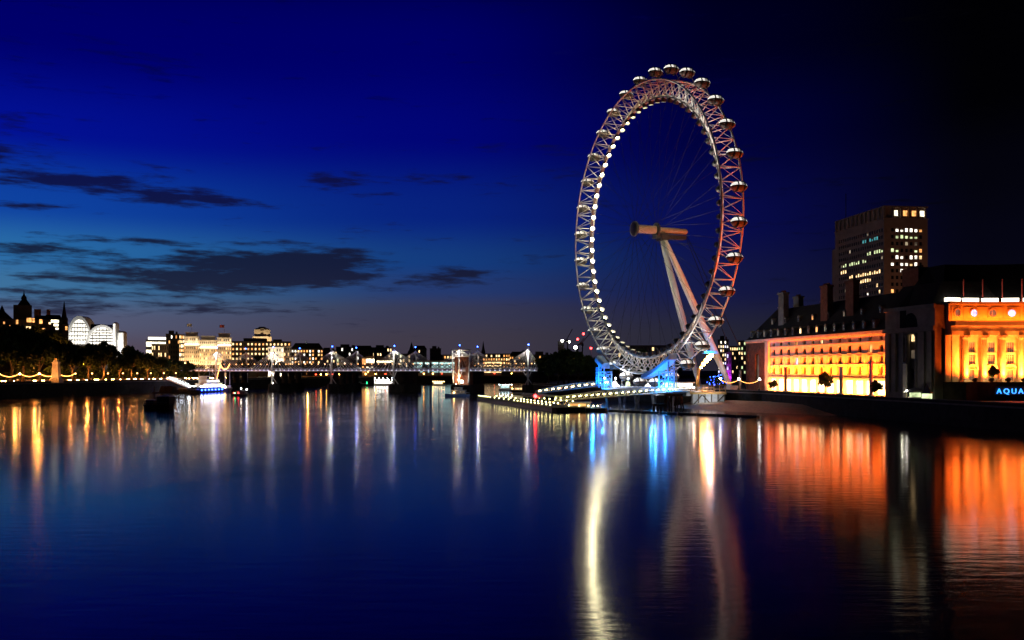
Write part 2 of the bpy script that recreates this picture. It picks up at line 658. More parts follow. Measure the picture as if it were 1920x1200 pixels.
m = MB()
ys = [60, 350, 450, 580, 700, 850]
for y0, y1 in zip(ys, ys[1:]):
    x0, x1 = lerp_line(LW, y0), lerp_line(LW, y1)
    m.quad((x0 - 17, y0, GL + .004), (x0 - 4.5, y0, GL + .004), (x1 - 4.5, y1, GL + .004), (x1 - 17, y1, GL + .004))
struct(m.build('road', M['asphalt']))
m = MB()
for y0, y1 in zip(ys, ys[1:]):
    x0, x1 = lerp_line(LW, y0), lerp_line(LW, y1)
    m.add([(x0 - 4.5, y0, GL), (x0 - .4, y0, GL), (x1 - .4, y1, GL), (x1 - 4.5, y1, GL), (x0 - 4.5, y0, GL + .14), (x0 - .4, y0, GL + .14), (x1 - .4, y1, GL + .14), (x1 - 4.5, y1, GL + .14)],
          [(4, 5, 6, 7), (0, 4, 7, 3), (0, 1, 5, 4)])
struct(m.build('pavement', M['pave']))

# shingle beach at low tide
m = MB()
top = [(64, 366), (76, 362), (92, 340), (97, 316), (101, 292)]
bot = [(58, 348), (66, 326), (74, 312), (84, 300), (100, 284)]
rows = 6
grid = []
for j in range(rows + 1):
    f = j / rows
    line = []
    for i in range(25):
        u = i / 24 * (len(top) - 1)
        k = min(int(u), len(top) - 2)
        a = Vector(top[k]).lerp(Vector(top[k + 1]), u - k)
        c = Vector(bot[k]).lerp(Vector(bot[k + 1]), u - k)
        p = a.lerp(c, f)
        edge = min(1, min(i, 24 - i) / 5)
        z = (1 - f) ** 1.3 * 2.6 * edge + (1 - f) * .2 + random.uniform(-.08, .08) - .12
        if j == rows:
            z = -.3
        line.append((p.x, p.y, z))
    grid.append(line)
for j in range(rows):
    for i in range(24):
        m.quad(grid[j + 1][i], grid[j + 1][i + 1], grid[j][i + 1], grid[j][i])
struct(m.build('beach', M['sand']))

# ------------------------------------------------------------------ the observation wheel
WC, PHI = Vector((56.05, 385, 72.0)), .3794
RI, RO, SO, RC = 52.8, 59.3, 4.5, 63.3
wheel = thing('observation_wheel', 'huge white observation wheel with glass capsules leaning over the river', 'ferris wheel', WC, PHI)


def wp(a, r, off=0.0):
    return (off, r * math.cos(a), r * math.sin(a))


NP = 64
ring = lambda r, off, n=128: [wp(2 * PI * i / n, r, off) for i in range(n)]
MB().path(ring(RI, 0), .62, 8, True).build('inner_rim', M['wheel_steel'], wheel)
MB().path(ring(RO, -SO), .32, 8, True).build('outer_rim', M['wheel_steel'], wheel)
MB().path(ring(RO, SO), .34, 8, True).build('outer_rim', M['wheel_steel'], wheel)
m = MB()
for i in range(NP):
    a = 2 * PI * i / NP
    h = PI / NP
    for s in (-1, 1):
        m.tube(wp(a, RI), wp(a - h, RO, s * SO), .21, n=5)
        m.tube(wp(a, RI), wp(a + h, RO, s * SO), .21, n=5)
    m.tube(wp(a + h, RO, -SO), wp(a + h, RO, SO), .17, n=5)
    m.tube(wp(a - h, RO, -SO), wp(a + h, RO, SO), .08, n=4)
m.build('rim_truss', M['wheel_steel'], wheel)
node_me = MB().ball((0, 0, 0), .85, 8, 5).mesh('rim_node', M['wheel_steel'])
for i in range(NP):
    put(node_me, 'rim_node', wheel, wp(2 * PI * i / NP, RI))

# spokes
for i in range(NP):
    a = 2 * PI * i / NP
    s = -1 if i % 2 else 1
    off = -6 if s < 0 else 4
    b_ = a + (.5 if (i // 2) % 2 else -.5) * .9
    MB().tube(wp(b_, 2.2, off), wp(a, RI), .052, n=4).build('spoke_cable', M['cable'], wheel)

# hub and spindle along the axle
def axle(prof, name, mat):
    m = MB(lambda x, y, z: (z, x, y))
    m.lathe(prof, n=24)
    return m.build(name, mat, wheel)


axle([(1.5, -5.4), (1.7, -5), (1.75, 3.4), (1.5, 3.6)], 'hub', M['hub_paint'])
axle([(2.2, -7.0), (3.0, -6.8), (3.1, -5.9), (2.4, -5.4)], 'hub_flange', M['dark_steel'])
axle([(2.2, 3.4), (3.0, 3.6), (3.0, 4.3), (2.2, 4.6)], 'hub_flange', M['dark_steel'])
axle([(1.4, 4.6), (1.35, 9), (1.25, 16), (1.2, 18.2), (.6, 18.8)], 'spindle', M['hub_paint'])
MB().box(3.0, 17.6, -1.5, 1.5, -3.4, -1.75).box(5.2, 9.0, -2.1, 2.1, -4.2, -1.7).build('spindle_cradle', M['dark_steel'], wheel)
for s in (-1, 1):
    p0, p1 = Vector((7, s * 1.0, -3.2)), Vector((33, s * 11.6, GR - 72 + .2))
    pts = [p0.lerp(p1, t) for t in (0, .08, .25, .5, .75, .92, 1)]
    MB().path(pts, [.8, 1.1, 1.4, 1.5, 1.4, 1.05, .8], 14).build('support_leg', M['wheel_steel'], wheel)
    MB().taper(p1.x - 3, p1.x + 3, p1.y - 3, p1.y + 3, GR - 72, GR - 72 + 2.2, 1.2, 1.2).build('leg_plinth', M['concrete'], wheel)
    MB().tube((17.5, s * .4, 0), (52, s * 5, GR - 72), .13, n=6).build('backstay_cable', M['cable'], wheel)

# rim lamps: shallow floodlights on the inner rim, facing the hub
def disc_lamp(rad, depth):
    h = MB().lathe([(rad * .55, depth * .2), (rad, 0), (rad * 1.02, -.12)], n=10)
    return h


lamp_me = MB().lathe([(.95, -.02), (.93, .06)], n=12).mesh('rim_lamp', E_['rim'])
hm_ = MB()
hp_ = [(1.03, -1.1), (1.1, -1.1), (1.14, .25), (.55, .8), (.3, 1.0)]
hv_ = [(r_ * math.cos(2 * PI * k / 12), r_ * math.sin(2 * PI * k / 12), z_) for r_, z_ in [(.99, .0)] + hp_ for k in range(12)]
hm_.add(hv_, [(i * 12 + k, i * 12 + (k + 1) % 12, (i + 1) * 12 + (k + 1) % 12, (i + 1) * 12 + k) for i in range(5) for k in range(12)])
hous_me = hm_.mesh('lamp_housing', M['dark_steel'])
for i in range(NP):
    a = 2 * PI * (i + .5) / NP
    q = Vector((0, -math.cos(a), -math.sin(a))).to_track_quat('-Z', 'Y')
    o = put(lamp_me, 'rim_lamp', wheel, wp(a, RI - .9))
    o.rotation_euler = q.to_euler()
    put(hous_me, 'lamp_housing', o)
    # unseen point light added behind each lamp to brighten the truss
    right = max(0.0, -math.cos(a))
    low = max(0.0, -math.sin(a))
    top = max(0.0, math.sin(a))
    pw = max(12, 40 + 640 * max(0.0, math.cos(a)) - 10 * right + 25 * top)
    lamp('POINT', 'truss_fill', wp(a, RI + 1.6), (1, .82, .47) if right < .3 else (1, .9, .78), pw, wheel)
# capsules
def ell(x0, x1, t0, t1, rx=4.0, r=2.15, n=14, nu=16):
    """part of an egg lying along x, between x0 and x1 and the angles t0..t1 round it"""
    m = MB()
    vs, fs = [], []
    for i in range(n + 1):
        x = x0 + (x1 - x0) * i / n
        rr = r * math.sqrt(max(0, 1 - (x / rx) ** 2))
        for k in range(nu + 1):
            t = t0 + (t1 - t0) * k / nu
            vs.append((x, rr * math.cos(t), rr * math.sin(t)))
    for i in range(n):
        for k in range(nu):
            p = i * (nu + 1) + k
            fs.append((p, p + 1, p + nu + 2, p + nu + 1))
    return m.add(vs, fs, True)


shell_me = ell(-4, 4, PI * 1.03, PI * 1.97).box(-3.2, 3.2, -2.0, 2.0, -.35, -.2).mesh('capsule', M['shell'])
glass_mes = [ell(x0, x1, .25, PI - .25, n=6).mesh('cabin_glass', E_[k_]) for x0, x1, k_ in ((-3.7, -1.75, 'pod'), (-1.35, .1, 'pod'), (.15, 1.35, 'pod_dim'), (1.75, 3.6, 'pod_mid'))]  # bright, dim and soft glass segments copy reflected lamps
skirt_me = ell(-4, 4, -.12, .25).add(*(lambda e: (e.v, e.f))(ell(-4, 4, PI - .25, PI + .12))).mesh('cabin_skirt', M['shell'])
ringm = MB()
for x in (-1.55, 1.55):
    ringm.path([(x, 2.3 * math.cos(2 * PI * k / 20), 2.3 * math.sin(2 * PI * k / 20)) for k in range(20)], .28, 6, True)
ring_me = ringm.mesh('mounting_ring', M['dark_steel'])
ribm = MB()
for t in (.5, 1.1, 1.57, 2.04, 2.64):
    ribm.path([(x, 2.2 * math.sqrt(max(0, 1 - (x / 4.05) ** 2)) * math.cos(t), 2.2 * math.sqrt(max(0, 1 - (x / 4.05) ** 2)) * math.sin(t)) for x in (-3.9, -3, -2, -1, 0, 1, 2, 3, 3.9)], .07, 4)
rib_me = ribm.mesh('glazing_frame', M['dark_steel'])
arm_me = MB().box(-2.2, 2.2, -.3, .3, -2.9, -2.2).mesh('mounting_arm', M['dark_steel'])
for i in range(32):
    a = 2 * PI * (i + .5) / 32
    c = put(shell_me, 'capsule', wheel, wp(a, RC))
    c.scale = (.84, .84, .84)
    for gm in glass_mes:
        put(gm, 'cabin_glass', c)
    put(skirt_me, 'cabin_skirt', c)
    put(ring_me, 'mounting_ring', c)
    put(rib_me, 'glazing_frame', c)
    for sx in (-1, 1):
        MB().tube((sx * 1.55, 0, 0), tuple(Vector(wp(a, RO - RC, sx * SO)) / .84), .2, n=4).build('bearing_arm', M['dark_steel'], c)

# floodlights that light the legs and the hub
def flood_fixture(parent, loc, aim, r=.6, mat='flood'):
    q = (Vector(aim) - Vector(loc)).to_track_quat('Z', 'Y').to_euler()
    o = MB().lathe([(r * .4, -.8), (r, -.1), (r * 1.05, 0)], n=10).build('floodlight', M['dark_steel'], parent, loc)
    o.rotation_euler = q
    MB().lathe([(r * .9, .01), (r * .9, .05)], n=10).build('flood_glass', E_[mat], o)
    return o


for loc, aim, col, pw, cone in [((4, -24, GR - 72 + 1), (20, -3, -30), (1, .80, .58), 9000, 24), ((2, 20, GR - 72 + 1), (18, 3, -28), (1, .80, .58), 7500, 24),
                                ((-2, -14, GR - 72 + 1), (6, 0, 0), (1, .48, .28), 1600, 12), ((30, -20, GR - 72 + 1), (29, -9, -50), (1, .85, .66), 2500, 40)]:
    lamp('SPOT', 'flood_beam', loc, col, pw, wheel, aim=aim, cone=cone, size=.0)

# red floodlights on the promenade that colour the landward edge of the rim and the capsule bellies
for loc, aim, pw, cn in (((20, -80, GR - 72 + 1), (5, -58, 0), 140000, 50), ((26, -84, GR - 72 + 1), (7, -49, 36), 110000, 22)):
    flood_fixture(wheel, loc, aim, .7, 'red')
    lamp('SPOT', 'red_flood', tuple(Vector(loc) + (Vector(aim) - Vector(loc)).normalized() * 1.3), (1, .035, .008), pw, wheel, aim=aim, cone=cn, blend=.7, size=0)
# white floodlights on the boarding deck that rake the inside of the near half of the rim
for loc, aim, pw, cone in (((-3, -36, GR - 72 + 2), (0, -56, -6), 45000, 62), ((-8.6, 10, GR - 72 + 2), (0, -44, 36), 800000, 30), ((-2, -37, GR - 72 + 2), (0, -46, -40), 1800, 80)):
    flood_fixture(wheel, loc, aim, .6, 'white')
    lamp('SPOT', 'rim_flood', tuple(Vector(loc) + (Vector(aim) - Vector(loc)).normalized() * 1.3), (1, .93, .80), pw, wheel, aim=aim, cone=cone, blend=.7, size=0)
# ------------------------------------------------------------------ boarding platform under the wheel
WM = Matrix.Translation(WC) @ Matrix.Rotation(PHI, 4, 'Z')


def WL(x, y, z):
    p = WM @ Vector((x, y, z - WC.z))
    return (p.x, p.y, p.z)


plat = thing('boarding_platform', 'white floodlit boarding platform on piles under the wheel', 'platform', WL(0, 0, 6.2), PHI)
outline = [(-9, -30), (-9.6, -10), (-9.6, 12), (-8, 26), (-3, 35), (3, 36), (9, 32), (11, 10), (11, -32), (-4, -38)]
MB().prism(outline, -.5, 0).build('deck', M['white_steel'], plat)
MB().prism([(x * .8, y * .9) for x, y in outline], -2.0, -.55).build('hull_beam', M['concrete'], plat)
m = MB()
for y in (-26, -12, 2, 16, 28):
    for x in (-5, 5):
        MB().tube((x, y, -2), (x + (1 if x < 0 else -1), y, -8.6), .55, n=8).build('pile', M['concrete'], plat)
rail = MB()
for i in range(len(outline)):
    a, c = Vector(outline[i] + (0,)), Vector(outline[(i + 1) % len(outline)] + (0,))
    n = max(2, int((c - a).length / 2.5))
    for k in range(n):
        p = a.lerp(c, k / n)
        rail.tube((p.x, p.y, 0), (p.x, p.y, 1.2), .05, n=4)
    for h in (.6, 1.2):
        rail.tube((a.x, a.y, h), (c.x, c.y, h), .05, n=4)
rail.build('railing', M['white_steel'], plat)
# passenger shelters, curved screens and ramps on the deck
for (x0, x1, y0, y1, h) in ((3, 9, -20, -6, 3.0), (3.5, 9.5, 4, 15, 2.8)):
    sh = MB().box(x0, x1, y0, y1, 0, h * .15).build('shelter', M['white_steel'], plat)
    MB().box(x0 + .2, x1 - .2, y0 + .2, y1 - .2, h * .15, h * .86).build('shelter_glass', W_['white'], sh)
    MB().box(x0 - .5, x1 + .5, y0 - .5, y1 + .5, h * .86, h).build('shelter_roof', M['white_steel'], sh)
for k, y in enumerate((-28, -24, 17, 21, 25, 29)):
    MB().lathe([(.9, 0), (1.0, 1.4), (.85, 2.6), (.3, 3.0)], (-4 + k % 3 * 2, y, 0), 10).build('ticket_booth', W_['white'] if k % 2 else W_['green'], plat)
bs = MB()
bs.prism([(-8, -9), (-8, 16), (2, 20), (2, -4)], .0, .5).prism([(-6.5, -6), (-6.5, 12), (1, 15), (1, -2)], .5, .95)
bs.build('boarding_step', M['white_steel'], plat)
for k, (x, y) in enumerate(((-7, 4), (-7, 15), (-7, 25), (2, -16), (2, 26))):
    o = MB().tube((x, y, 0), (x, y, 4.2), .1, n=6).build('deck_lamp_post', M['white_steel'], plat)
    MB().ball((x, y, 4.3), .34, 8, 5).build('lamp_globe', E_['cool'], o)
lamp('POINT', 'under_deck_light', (-8, 6, -3), (.25, .45, 1), 500, plat, size=0)
lamp('POINT', 'under_deck_light', (-8, -20, -3), (.7, .8, 1), 420, plat, size=0)
lamp('AREA', 'deck_flood', (-7.5, 13, 7), (1, .97, .92), 2600, plat, size=3, aim=(-2, 12, 0))
lamp('POINT', 'deck_flood', (2, -10, 3.4), (1, .9, .72), 260, plat, size=.2)
lamp('POINT', 'deck_flood', (-4, 25, 3.4), (.8, .9, 1), 200, plat, size=.2)


def restraint_tower(sgn, label):
    t = thing('restraint_tower', label, 'steel tower', WL(-6.5, sgn * 22, 6.2), PHI, 'blue lit guide towers under the wheel')
    # four legs, braces; local y runs away from the wheel's lowest point
    for (x, y) in ((-1.3, 0), (1.3, 0), (-1.3, sgn * 7), (1.3, sgn * 7)):
        MB().tube((x, y, 0), (x, y, 7.4 + abs(y) * .55), .30, n=8).build('leg', M['bluelight_steel'], t)
    br = MB()
    for x in (-1.3, 1.3):
        for z0, z1 in ((.3, 3.4), (3.4, 7.0)):
            br.tube((x, 0, z0), (x, sgn * 7, z1), .11, n=5).tube((x, sgn * 7, z0), (x, 0, z1), .11, n=5)
        for z in (3.4, 7.0):
            br.tube((x, 0, z), (x, sgn * 7, z), .22, n=5)
    for y in (0, sgn * 7):
        for z in (2, 4, 6):
            br.tube((-1.3, y, z), (1.3, y, z), .18, n=5)
    br.build('bracing', M['bluelight_steel'], t)
    # curved guide fairing that follows the rim
    f = MB()
    pr = []
    n = 12
    for k in range(n + 1):
        yy = (10 + 20.5 * k / n) if sgn < 0 else (24 + 6.5 * k / n)
        zz = 72 - math.sqrt(60.2 ** 2 - yy ** 2) - 6.2
        pr.append((sgn * (yy - 22), zz))
    for k in range(n):
        (ya, za), (yb, zb) = pr[k], pr[k + 1]
        for (xa, da, xb, db) in ((-2.6, -1.1, -2.3, .5), (-2.3, .5, -1.2, 1.3), (-1.2, 1.3, 1.4, 1.3), (1.4, 1.3, 1.4, -1.1), (1.4, -1.1, -2.6, -1.1)):
            f.quad((xa, ya, za + da - 1), (xb, ya, za + db - 1), (xb, yb, zb + db - 1), (xa, yb, zb + da - 1))
    for (y, z) in (pr[0], pr[-1]):
        f.add([(-2.6, y, z - 2.1), (-2.3, y, z - .5), (-1.2, y, z + .3), (1.4, y, z + .3), (1.4, y, z - 2.1)], [(0, 1, 2, 3, 4)])
    f.build('guide_fairing', M['bluelight_steel'], t)
    # hooped service ladder on the outer side
    hp = MB()
    y0 = sgn * 9.2
    for k in range(6):
        z = 3.2 + k * 1.15
        hp.path([(1.1 * math.cos(a * PI / 5) - .2, y0 + sgn * 1.3 * math.sin(a * PI / 5), z) for a in range(10)], .10, 5, True)
    for a in range(0, 10, 2):
        x, y = 1.1 * math.cos(a * PI / 5) - .2, y0 + sgn * 1.3 * math.sin(a * PI / 5)
        hp.tube((x, y, 1.6), (x, y, 9), .14, n=4)
    hp.tube((0, y0 - sgn * 2, 3.2), (0, y0, 3.2), .2, n=4).tube((0, y0 - sgn * 2, 8), (0, y0, 8), .2, n=4)
    hp.build('hoop_ladder', M['bluelight_steel'], t)
    for loc in ((-4.2, sgn * 9, 2.4), (-4.0, sgn * -1.5, 2.0), (-5.5, sgn * 4, 6.5), (.0, sgn * 3.5, 1.0)):
        lamp('POINT', 'blue_flood', loc, (.015, .30, 1), 3600, t, size=.0)
    return t


restraint_tower(-1, 'blue lit guide tower under a sloping plate, nearer the stone hall')
restraint_tower(1, 'blue lit guide tower with hooped ladder beside the dark riverside trees')


# ------------------------------------------------------------------ river pier: pontoon, gangways, boom
def oriented(p, q):
    p, q = Vector(p), Vector(q)
    return p, math.atan2(q.y - p.y, q.x - p.x), (Vector((q.x, q.y, 0)) - Vector((p.x, p.y, 0))).length, q.z - p.z


bulb_me = {k: MB().ball((0, 0, 0), r, 8, 5).mesh('lamp_globe', E_[k]) for k, r in (('pier', .22), ('cool', .26), ('warm', .26), ('white', .26), ('bulb', .16), ('red', .3), ('green', .3), ('blue', .42), ('orange', .34), ('deck', .26), ('rail', .3), ('tail', .2))}


def gangway(name, label, p, q, n, key, blue_from=None):
    p, rz, L, dz = oriented(p, q)
    t = thing(name, label, 'gangway', p, rz)
    z = lambda x: dz * x / L
    W, H = 2.6, 2.5
    MB().add([(0, -W / 2, -.35), (L, -W / 2, dz - .35), (L, W / 2, dz - .35), (0, W / 2, -.35), (0, -W / 2, 0), (L, -W / 2, dz), (L, W / 2, dz), (0, W / 2, 0)],
             [(3, 2, 1, 0), (4, 5, 6, 7), (0, 1, 5, 4), (1, 2, 6, 5), (2, 3, 7, 6), (3, 0, 4, 7)]).build('deck', M['concrete'], t)
    seg = max(6, int(L / 2.6))
    for s in (-1, 1):
        y = s * W / 2
        m = MB()
        hh = lambda x: H * (.55 + .45 * math.sin(PI * min(1, max(0, x / L))))
        top = [(L * k / seg, y, z(L * k / seg) + hh(L * k / seg)) for k in range(seg + 1)]
        m.path(top, .16, 5)
        m.tube((0, y, 0), (L, y, dz), .18, n=5)
        for k in range(seg):
            xm = L * (k + .5) / seg
            m.tube(top[k], (xm, y, z(xm)), .11, n=4).tube((xm, y, z(xm)), top[k + 1], .11, n=4)
        m.build('side_truss', M['bluelight_steel'] if blue_from is not None else M['white_steel'], t)
    for k in range(n):
        x = L * (k + .5) / n
        put(bulb_me[key], 'handrail_lamp', t, (x, (-1 if k % 2 else 1) * .95, z(x) + 1.15))
    return t


g1 = gangway('gangway', 'sloping truss gangway with a blue lit end, farther from the camera', (12, 455, 2.6), (46, 437, 7.4), 22, 'warm', .5)
lamp('POINT', 'blue_flood', WL(-14, 44, 6.5), (.02, .28, 1), 4200, None, size=0)
g2 = gangway('gangway', 'long yellow lit truss gangway rising from pontoon to the bank, nearer the camera', (16, 345, 2.6), (67, 357, 6.2), 44, 'pier')

p, rz, L, dz = oriented((-13, 437, 0), (18, 314, 0))
pont = thing('pier_pontoon', 'long black floating pontoon edged with yellow white lamps', 'pontoon', p, rz)
# local x runs towards the camera, local y away from the river's middle
hull = [(0, 0), (3, -4.2), (L - 2, -4.2), (L, -3.2), (L, 7), (L - 2, 8), (6, 8), (0, 4)]
MB().prism(hull, -.5, 1.25).build('hull', M['black'], pont)
MB().prism([(x * .995 + .3, y * .97) for x, y in hull], 1.25, 1.4).build('deck', M['city_b'], pont)
m = MB()
for k in range(60):
    x = 2 + (L - 4) * k / 59
    m.tube((x, -3.9, 1.4), (x, -3.9, 2.6), .05, n=4)
m.tube((2, -3.9, 2.6), (L - 2, -3.9, 2.6), .06, n=4).tube((2, -3.9, 2.0), (L - 2, -3.9, 2.0), .05, n=4)
m.tube((4, 7.6, 2.6), (L - 2, 7.6, 2.6), .06, n=4)
m.build('railing', M['dark_steel'], pont)
random.seed(3)
lamps = []
for k in range(6):
    lamps.append((3 + k * 3.8, -3.2, 2.2))
for k in range(15):
    lamps.append((27 + k * 2.8, -3.3 + (k % 3) * 2.2, 2.2 + (k % 3) * .55))
for k in range(22):
    lamps.append((70 + k * 2.5, -3.3 + (k % 2) * 2.0, 2.1 + (k % 2) * .6))
for k in range(13):
    lamps.append((26 + k * 7.2, 7.2, 3.0))
for x, y, z in lamps:
    put(bulb_me['pier'], 'pontoon_lamp', pont, (x, y, z))
cab = MB().box(52, 70, .5, 5.5, 1.4, 4.4).build('waiting_room', M['city_b'], pont)
MB().box(53, 69, .44, .49, 2.4, 3.7).build('waiting_room_window', W_['dim'], cab)
MB().box(51.4, 70.6, 0, 6, 4.4, 4.65).build('waiting_room_roof', M['stone_grey'], cab)
can = MB()
vs = []
for k in range(9):
    a = PI * k / 8
    vs.append((4.4 * math.cos(a), 3.9 + .9 * math.sin(a)))
for (ya, za), (yb, zb) in zip(vs, vs[1:]):
    can.add([(74, ya + 2.5, za), (104, ya + 2.5, za), (104, yb + 2.5, zb), (74, yb + 2.5, zb), (74, ya + 2.5, za + .15), (104, ya + 2.5, za + .15), (104, yb + 2.5, zb + .15), (74, yb + 2.5, zb + .15)],
            [(0, 1, 2, 3), (7, 6, 5, 4), (0, 4, 5, 1), (2, 6, 7, 3), (0, 3, 7, 4), (1, 5, 6, 2)])
for x in (75, 84, 94, 103):
    can.tube((x, -1.7, 1.4), (x, -1.7, 4), .1, n=5).tube((x, 6.7, 1.4), (x, 6.7, 4), .1, n=5)
can.build('canopy', M['canvas'], pont)
mast = MB().tube((98, -2.5, 1.4), (98, -2.5, 6.2), .12, n=6).build('signal_mast', M['white_steel'], pont)
put(MB().ball((0, 0, 0), .62, 10, 6).mesh('signal_lamp', em('signal_red', (1, .02, .02), 34)), 'signal_lamp', mast, (98, -2.5, 4.5))

p, rz, L, dz = oriented((19, 324, 0), (32, 316, 0))
bg2 = thing('work_barge', 'short lit barge moored at the near end of the pontoon', 'barge', p, rz)
MB().prism([(0, -2.5), (L - 2, -2.5), (L, -.5), (L, 1), (L - 1, 2.5), (0, 2.5)], -.4, 1.1).build('hull', M['black'], bg2)
MB().box(1.5, 8.5, -1.4, 1.4, 1.1, 2.9).build('cabin', M['cream'], bg2)
MB().box(1.9, 8.1, -1.46, -1.41, 1.8, 2.5).build('cabin_window', W_['amber'], bg2)
MB().box(1.1, 8.9, -1.8, 1.8, 2.9, 3.05).build('cabin_roof', M['white_steel'], bg2)
for x in (2, 6, 9.5, 11.5, 13):
    put(bulb_me['pier'], 'deck_lamp', bg2, (x, -2.2, 1.9))

p, rz, L, dz = oriented((33, 318, 0), (73, 276, 0))
boom = thing('floating_boom', 'long dark floating boom between the pontoon barge and the beach', 'boom', p, rz)
for k in range(8):
    x0, x1 = L * k / 8 + .15, L * (k + 1) / 8 - .15
    MB().taper(x0, x1, -.7, .7, -.3, .55, .1, .2).build('float_section', M['black'], boom)


def trestle(name, label, x, y, z, n, spread, w):
    t = thing(name, label, 'piles', (x, y, 0), R(10))
    MB().box(-w / 2, w / 2, -.9, .9, z - .8, z).build('cap_beam', M['wood'], t)
    for k in range(n):
        px = -w / 2 + .5 + (w - 1) * k / (n - 1)
        for s in (-1, 1):
            MB().tube((px + (k - (n - 1) / 2) * spread, s * (.6 + spread * 1.5), -1.5), (px, s * .5, z - .8), .28, n=8).build('pile', M['wood'], t)
    return t


trestle('pier_trestle', 'splayed dark timber trestle under the bank end of the yellow gangway', 58.5, 338, 5.4, 4, .55, 6.5)
trestle('mooring_piles', 'low row of dark upright mooring piles beside the splayed trestle', 51.5, 326, 2.3, 4, 0, 5)

# bank abutment with balustrade at the landward end of the gangway
ab = thing('pier_abutment', 'pale lit abutment with bronze railing where the gangway meets the bank', 'abutment', (68, 354, 0), R(-12))
MB().box(0, 12.5, 0, 14, -1, 4.9).build('abutment_wall', M['concrete'], ab)
for k in range(6):
    MB().box(.1 + k * 2.4, .5 + k * 2.4, -.35, -.003, -1, 4.9).build('fender_post', M['wood'], ab)
MB().box(-.5, 13, -.7, 14, 4.9, 5.6).build('deck_edge', M['bronze'], ab)
br = MB()
for x0, x1 in ((.3, 4), (8, 4.2), (8.2, 12)):
    br.tube((x0, -.35, .3), (x1, -.35, 4.6), .22, n=6)
br.build('raking_strut', M['wood'], ab)
for k in range(7):
    MB().box(-.4 + k * 2.15, -.1 + k * 2.15, -.6, -.3, 5.6, 8.2).build('rail_post', M['bronze'], ab)
MB().box(-.5, 13, -.62, -.28, 8.2, 8.4).box(-.5, 13, -.56, -.34, 6.9, 7.0).build('handrail', M['bronze'], ab)
lamp('AREA', 'under_deck_light', (6, -5, 3.2), (.80, .90, 1), 650, ab, size=8, size_y=.6, aim=(6, 0, 2.6))
lamp('POINT', 'rail_light', (6, 2, 7.6), (1, .35, .10), 600, ab, size=.1)

# tall bent mast with floodlights
gm = thing('floodlight_mast', 'bent orange mast carrying a cluster of white and blue floodlights', 'floodlight mast', (75.5, 380, GR))
MB().path([(0, 0, 0), (.1, 0, 5), (.6, 0, 9), (2.2, .3, 12), (4.6, .6, 14.6)], [.75, .7, .6, .5, .4], 10).build('mast', M['bronze'], gm)
for k, (x, z, key, r) in enumerate(((1.4, 9.6, 'white', .5), (2.4, 11.0, 'flood', .7), (3.5, 12.3, 'flood', .85), (4.6, 13.6, 'flood', 1.0), (5.6, 14.4, 'white', .8))):
    o = MB().lathe([(r * .4, -.8), (r, -.1)], n=10).build('floodlight', M['dark_steel'], gm, (x, -.6, z))
    o.rotation_euler = Vector((-.25, -1, -.25)).to_track_quat('Z', 'Y').to_euler()
    put(MB().lathe([(r * .95, .0), (r * .8, .12)], n=12).mesh('flood_glass', E_['head']), 'flood_glass', o)
MB().box(2.2, 8.2, -1.5, 1.8, 15.2, 15.7).box(2.6, 7.8, -1.2, 1.5, 15.7, 16.3).build('lamp_canopy', M['bluelight_steel'], gm)
lamp('POINT', 'blue_flood', (4, -4.5, 16.6), (.03, .42, 1), 3000, gm, size=0)
lamp('POINT', 'mast_light', (-2, -4, 6), (1, .40, .15), 700, gm, size=0)

# promenade lamps with festoon bulbs
def standard(name, label, loc, key, parts_h=4.6, glob=.5, group=None):
    t = thing(name, label, 'street lamp', loc, 0, group)
    MB().lathe([(.55, 0), (.5, .5), (.26, .7), (.2, 1.6), (.26, 1.8), (.13, 2.0), (.10, parts_h), (.25, parts_h + .1)], n=10).build('post', M['dark_steel'], t)
    put(MB().ball((0, 0, 0), glob, 10, 6).mesh('lamp_globe', E_[key]), 'lamp_globe', t, (0, 0, parts_h + .1 + glob * .9))
    return t


def festoon(label, p, q, sag, n, r=.14, key='bulb', group='festoons of bulbs between lamp standards'):
    t = thing('festoon_lights', label, 'string lights', p, 0, group)
    d = Vector(q) - Vector(p)
    pts = [tuple(d * (k / 24) - Vector((0, 0, sag * 4 * (k / 24) * (1 - k / 24)))) for k in range(25)]
    MB().path(pts, .04, 4).build('cable', M['dark_steel'], t)
    me = MB().ball((0, 0, 0), r, 6, 4).mesh('bulb', E_[key])
    for k in range(n):
        f = (k + .5) / n
        v = d * f - Vector((0, 0, sag * 4 * f * (1 - f) + .15))
        put(me, 'bulb', t, tuple(v))
    return t


rl = [(366, 'beside the leg of the wheel'), (355.5, 'beside the orange lit post'), (344.5, 'at the corner of the stone hall')]
pos = []
for Y, w in rl:
    x = lerp_line(RW, Y)
    pos.append((x, Y, GR + 1.05))
    standard('lamp_standard', 'globe lamp standard on the river wall ' + w, pos[-1], 'head' if False else 'white', 3.6, .42, 'globe lamps on the wall by the stone hall')
for (p, q), w in zip(zip(pos, pos[1:]), ('nearer the wheel', 'nearer the stone hall')):
    festoon('string of glowing bulbs sagging between globe lamps, ' + w, (p[0], p[1], p[2] + 4), (q[0], q[1], q[2] + 4), 1.3, 18, .10)
# ------------------------------------------------------------------ the riverside hall
HA = Vector((100.8, 399, GR))
HU = Vector((.166, -.986, 0)).normalized()
HN = Vector((-HU.y, HU.x, 0))
HRZ = math.atan2(HU.y, HU.x)
hall = thing('riverside_hall', 'long stone riverside hall floodlit orange with black mansard roof', 'hall', HA, HRZ)
HM = Matrix.Translation(HA) @ Matrix.Rotation(HRZ, 4, 'Z')
HI = HM.inverted()


def hall_x(px, y=0.0):
    k = (px - 960) / FPX
    P = HA + HN * y
    return -(P.x - k * P.y) / (HU.x - k * HU.y)


